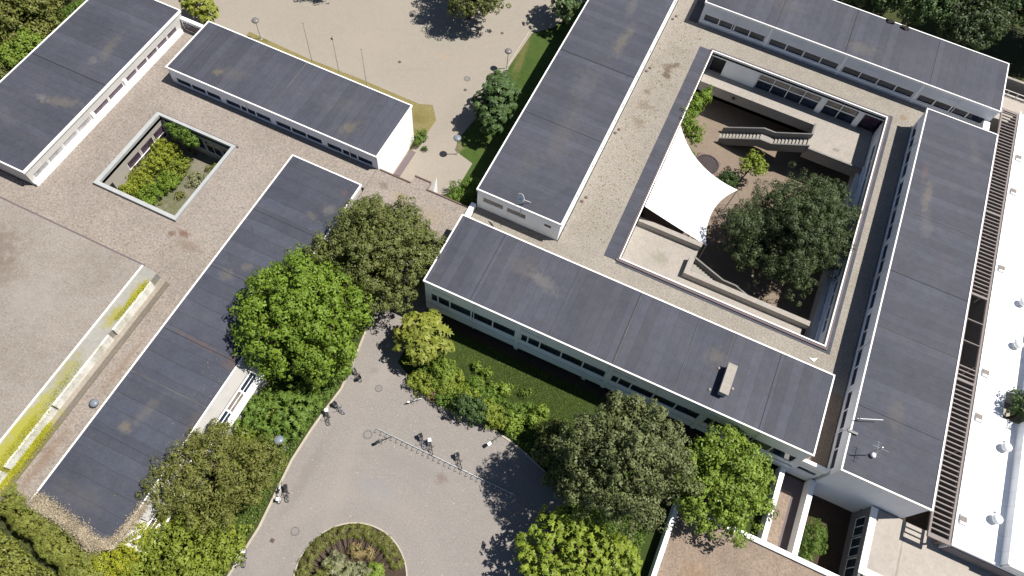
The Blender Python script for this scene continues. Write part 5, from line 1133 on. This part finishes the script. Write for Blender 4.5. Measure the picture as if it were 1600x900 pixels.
def bike(x, y, deg, color, label, extra=None, tilt=6, z=.01):
    b = empty("bicycle", (x, y, z), label, "bicycle", "bicycles parked on the forecourt")
    b.rotation_euler = (math.radians(tilt), 0, math.radians(deg))
    for s in (-.54, .54):
        w = child("wheel", cached('tyre', "wheel", tyre, M['black']), b, (s, 0, .365)); child("rim", cached('rim', "rim", rimf, M['steel']), w)
    child("frame", cached('frame' + color, "frame", framef, M['bike_' + color]), b)
    child("handlebar", cached('bars', "handlebar", barsf, M['dark_metal']), b)
    child("saddle", cached('saddle', "saddle", saddlef, M['saddle']), b)
    child("pedals", cached('pedals', "pedals", pedalf, M['dark_metal']), b)
    child("mudguards", cached('fender' + color, "mudguards", fenderf, M['bike_' + color]), b)
    if extra == 'basket': child("basket", cached('basket', "basket", basketf, M['bike_white']), b)
    if extra == 'darkbasket': child("basket", cached('basketd', "basket", basketf, M['dark_metal']), b)
    if extra == 'bag': child("bag", cached('bag', "bag", bagf, M['bike_white']), b)
    if extra == 'darkbag': child("bag", cached('bagd', "bag", bagf, M['bike_black']), b)
bike(-21.6, 13.9, -52, 'black', "dark bicycle with a white bag at the hedge end, beside the other hedge bicycle", 'bag')
bike(-21.1, 15.25, -20, 'blue', "dark blue bicycle at the green hedge's end, upper one of the pair", 'darkbag')
bike(-21.2, 19.3, -34, 'black', "single dark bicycle high up on the narrow path below the bright tree", 'darkbasket')
bike(-21.75, 5.05, -62, 'white', "white framed bicycle with white basket by the willow side kerb", 'basket')
bike(-21.2, 5.45, -52, 'black', "dark bicycle leaning behind the white one at the willow side kerb", 'darkbag')
bike(-21.55, -1.4, -60, 'black', "dark bicycle at the left kerb near the bottom picture edge", 'bag')
bike(-15.4, 14.2, 49, 'black', "dark bicycle lying alone at the rack's left end", 'darkbag', 12)
bike(-11.5, 15.9, -42, 'blue', "blue dark bicycle in the rack, left one of the middle pair", 'darkbag')
bike(-10.5, 15.75, -52, 'black', "black bicycle with white basket in the rack, right one of the middle pair", 'bag')
bike(-7.2, 15.7, -48, 'black', "lone black bicycle standing in the rack's right half", 'darkbag')
bike(-5.0, 19.0, 62, 'grey', "grey bicycle with a white bag at the edge of the big tree shadow", 'bag')
bike(-14.5, 19.4, 43, 'white', "white bicycle leaning at the kerb by the lime green bush", None, 14)
bike(-10.9, 19.6, -30, 'grey', "silver bicycle half hidden in the dark round bush's shade", 'darkbasket')
# bicycle rack: a rail with short hoops
rk = empty("bicycle_rack", (-8.7, 15, 0), "long low bicycle rack of hoops across the forecourt", "bicycle rack")
obj("rail", MB().box(-16.5, -.8, 14.96, 15.04, .10, .17), M['steel'], rk)
for i in range(26):
    x = -16.4 + i * .62
    m = MB(); m.tube([(x, 15.05, .012), (x, 15.0, .5), (x, 14.9, .56), (x, 14.62, .5), (x, 14.6, .012)], .026, 6); obj("hoop", m, M['steel'], rk)
# manholes and drain covers
def manhole(x, y, r, label, z=.012):
    t = empty("manhole_cover", (x, y, z), label, "manhole cover", "round covers set into the paving")
    obj("ring", MB().lathe([(r, 0), (r, .012), (r * .8, .012), (r * .8, 0)], seg=24), M['cover_ring'], t, local=True)
    obj("lid", MB().lathe([(r * .77, 0), (r * .77, .008), (0, .008)], seg=24), M['cover_lid'], t, local=True)
M['cover_ring'] = paint('worn_iron_ring', (.13,.12,.115), .7, .3)
M['cover_lid'] = paint('worn_cover_lid', (.185,.17,.16), .85, .3)
manhole(-18.55, 18.95, .42, "round manhole on the forecourt's narrow upper part")
manhole(-18.7, 2.65, .45, "round manhole left of the round bed on the forecourt")
manhole(-17.1, 14.05, .5, "dark drain cover beside the bicycle rack's left end")
manhole(-29.4, 62.5, .45, "round manhole on the plaza near the middle lamp")
def drain(x, y, label, z=.012, s=.2):
    t = empty("drain_grate", (x, y, z), label, "drain grate", "small drain grates in the paving")
    obj("frame", MB().box(-s, s, -s, s, 0, .012), M['brown_steel'], t, local=True)
    m = MB()
    for i in range(5): m.box(-s * .8 + i * s * .36, -s * .8 + i * s * .36 + .03, -s * .8, s * .8, .013, .02)
    obj("bars", m, M['black'], t, local=True)
drain(-20.2, 1.0, "small dark drain near the left kerb by the round bed")
drain(-38.8, 60.8, "small dark drain in the middle of the plaza")
drain(-28.75, 60.6, "small dark drain just below the plaza manhole")
drain(-28.75, 72.4, "small dark drain at the plaza's upper right")
# roof furniture
vt = empty("vent_box", (14.0, 32.8, 7.5), "long pale sheet metal vent box on the long wing's roof", "roof vent")
obj("housing", MB().box(13.65, 14.4, 31.15, 34.35, 7.505, 8.5), M['curb_metal'], vt)
obj("lid", MB().box(13.55, 14.5, 31.05, 34.45, 8.503, 8.58), M['concrete'], vt)
for i, (x, y) in enumerate(((13.0, 33.9), (12.8, 31.3), (14.9, 32.4))):
    tag(obj("pebble_weight", MB().lathe([(.14, 7.505), (.16, 7.58), (.08, 7.66), (0, 7.67)], x, y, 8), M['concrete']), ["pale stone at the vent box's far left corner", "pale stone at the vent box's near left corner", "pale stone on the vent box's right side"][i], "stone")
an = empty("roof_antenna", (28.8, 31.6, 7.5), "tall thin aerial mast with cross arms near the blank end wall", "antenna")
obj("mast", MB().tube([(28.9, 31.7, 7.5), (28.9, 31.7, 10.6)], .045, 7), M['steel'], an)
obj("arm", MB().tube([(28.1, 31.7, 10.2), (29.7, 31.7, 10.2)], .025, 5), M['steel'], an)
obj("arm", MB().tube([(28.9, 31.0, 9.6), (28.9, 32.6, 9.6)], .025, 5), M['steel'], an)
m = MB()
for i in range(6): m.tube([(28.55, 31.1 + i * .28, 9.62), (29.25, 31.1 + i * .28, 9.62)], .014, 4)
obj("elements", m, M['steel'], an)
m = MB(); m.smooth = True; m.lathe([(.02, 7.55), (.24, 7.62), (.28, 7.78), (.2, 7.95), (0, 8.0)], 29.45, 31.9, 14); obj("counterweight", m, M['coping'], an)
an2 = empty("lightning_rod", (27.1, 34.6, 7.5), "horizontal aerial rod clamped to the roof edge above the aerial mast", "antenna")
obj("rod", MB().tube([(27.0, 34.6, 8.3), (29.4, 35.6, 8.3)], .035, 6), M['coping'], an2)
obj("bracket", MB().tube([(27.2, 34.7, 7.5), (27.2, 34.7, 8.4)], .05, 6), M['dark_metal'], an2)
obj("bracket", MB().box(26.6, 27.6, 33.2, 33.45, 7.58, 7.75), M['dark_metal'], an2)
ds = empty("satellite_dish", (-12.9, 42.6, 7.5), "round satellite dish on a short mast at the stained wing's near end", "satellite dish")
obj("mast", MB().tube([(-12.9, 42.7, 7.5), (-12.9, 42.7, 9.2)], .05, 7), M['dark_metal'], ds)
m = MB(); m.smooth = True; m.lathe([(0, 0), (.3, .04), (.55, .14), (.55, .11), (.3, .01), (0, -.03)], seg=22)
d_ = obj("dish", m, M['coping'], ds, local=True); d_.location = (-.15, -.35, 1.9); d_.rotation_euler = (math.radians(62), 0, math.radians(-28))
obj("feed_arm", MB().tube([(-12.9, 42.6, 9.3), (-13.1, 41.9, 9.45)], .02, 5), M['dark_metal'], ds)
obj("bracket", MB().tube([(-12.9, 42.4, 6.0), (-12.9, 42.15, 7.9)], .04, 6), M['steel'], ds)
obj("stay", MB().tube([(-12.9, 42.7, 8.6), (-12.2, 43.4, 7.52)], .025, 5), M['coping'], ds)
for x, y, lb in ((-7.55, 71.6, "dark drain pair on the pale gravel beside the brown moss patches"), (-7.6, 60.0, "dark drain pair on the pale gravel halfway along the stained wing"), (-7.5, 48.6, "dark drain pair on the pale gravel near the stained wing's corner"), (-7.5, 82.4, "dark drain pair on the pale gravel at the stained wing's far part")):
    t = empty("roof_drain", (x, y, 4.0), lb, "roof drain", "drains in the pale gravel")
    for dx, dy in ((0, 0), (.25, .75)): obj("cap", MB().lathe([(.2, .003), (.18, .12), (.08, .18), (0, .19)], dx, dy, 10), M['brown_steel'], t, local=True)
t = empty("vent_pipe", (-41.25, 4.5, 4.3), "round pale vent cap on the brown gravel strip beside the low dark roof", "vent pipe")
m = MB(); m.smooth = True; m.lathe([(.2, 0.003), (.2, .35), (.42, .38), (.42, .5), (.2, .62), (0, .64)], seg=18); obj("cap", m, M['lamp_pale'], t, local=True)
tag(obj("plastic_scrap", MB().prism([(22.3, 41.2), (22.9, 41.0), (23.2, 41.6), (22.7, 41.3)], 4.005, 4.12), M['white']), "small white plastic scrap lying on gravel near the courtyard's near right corner", "litter")
# railing at the top right
fe = empty("railing_fence", (43, 94, 2.4), "pale metal railing on the terrace wall at the top right", "fence")
obj("rail", MB().box(36.2, 60, 93.26, 93.32, 3.3, 3.36), M['coping'], fe)
obj("rail", MB().box(36.2, 60, 93.26, 93.32, 2.7, 2.74), M['coping'], fe)
for i in range(20): obj("post", MB().box(36.2 + i * 1.25, 36.26 + i * 1.25, 93.26, 93.32, 2.55, 3.3), M['coping'], fe)
tw = empty("terrace_wall", (45, 93.4, 0), "pale low wall edging the terrace at the far wing's right end", "wall")
obj("wall", MB().box(35.9, 90, 93.21, 93.6, 0, 2.55), M['concrete'], tw)
obj("planter_trough", MB().box(36.4, 90, 96.2, 96.6, 0, 2.9), M['concrete'], tw)

# rainwater pipes on the wings, droppings of leaves and paper on the paving
for par, face, c, z0, z1, ps in ((sw, 'S', 29.42, 1.1, 7.2, (-12.4, 8.2, 18.9)), (nw, 'S', 83.62, 4.05, 7.2, (0.4, 10.6, 20.8, 31)), (ew, 'W', 27.0, 4.05, 7.2, (34, 44.3, 54.3, 64.3, 74.3)), (mid, 'S', 41.42, 4.35, 6.45, (-48.4, -34.4))):
    for p_ in ps:
        m = MB()
        q = (p_, c - .09) if face == 'S' else (c - .09, p_)
        m.tube([(q[0], q[1], z0), (q[0], q[1], z1)], .05, 6); obj("downpipe", m, M['coping'], par)
def specks(name, label, box, n, mat, leaf, z=.02):
    cen = np.column_stack((rng.uniform(box[0], box[1], n), rng.uniform(box[2], box[3], n), np.full(n, z))); nor = rng.normal(0, .25, cen.shape) + (0, 0, 1)
    o = bpy.data.objects.new(name, leaf_mesh(name, cen, nor, leaf * rng.uniform(.5, 1.4, n), M[mat])); C.objects.link(o); o["kind"] = "stuff"; o["label"] = label; o["category"] = "litter"
specks("fallen_leaves", "scattered fallen leaves and scraps on the forecourt", (-21.5, -2, -3, 24), 420, 'leaf_straw', .13)
specks("fallen_leaves", "scattered fallen leaves on the brownish gravel roof", (-56, -41, 18.6, 25), 260, 'leaf_red', .13, 4.31)
specks("fallen_leaves", "scattered fallen leaves on the low dark roof under the trees", (-34, -31.5, -5, 38), 160, 'leaf_red', .11, 4.92)
specks("moss_tufts", "small dark moss tufts on the pale gravel roof", (-7.6, -2.8, 44, 83), 500, 'leaf_red', .2, 4.02)

for x, y, lb in ((19.6, 92.55, "left one of two dark leaf clumps lying on the far wing's roof edge"), (21.6, 92.3, "right one of two dark leaf clumps lying on the far wing's roof edge")):
    m = MB(); m.lathe([(.05, 7.51), (.42, 7.53), (.5, 7.62), (.3, 7.78), (.12, 7.86), (0, 7.87)], x, y, 9)
    m.v = [(x + (vx - x) * 1.25 + .12 * math.sin(vy * 9), y + (vy - y) * .8 + .1 * math.sin(vx * 11), vz) for vx, vy, vz in m.v]
    tag(obj("leaf_clump", m, M['leaf_debris']), lb, "leaf clump")
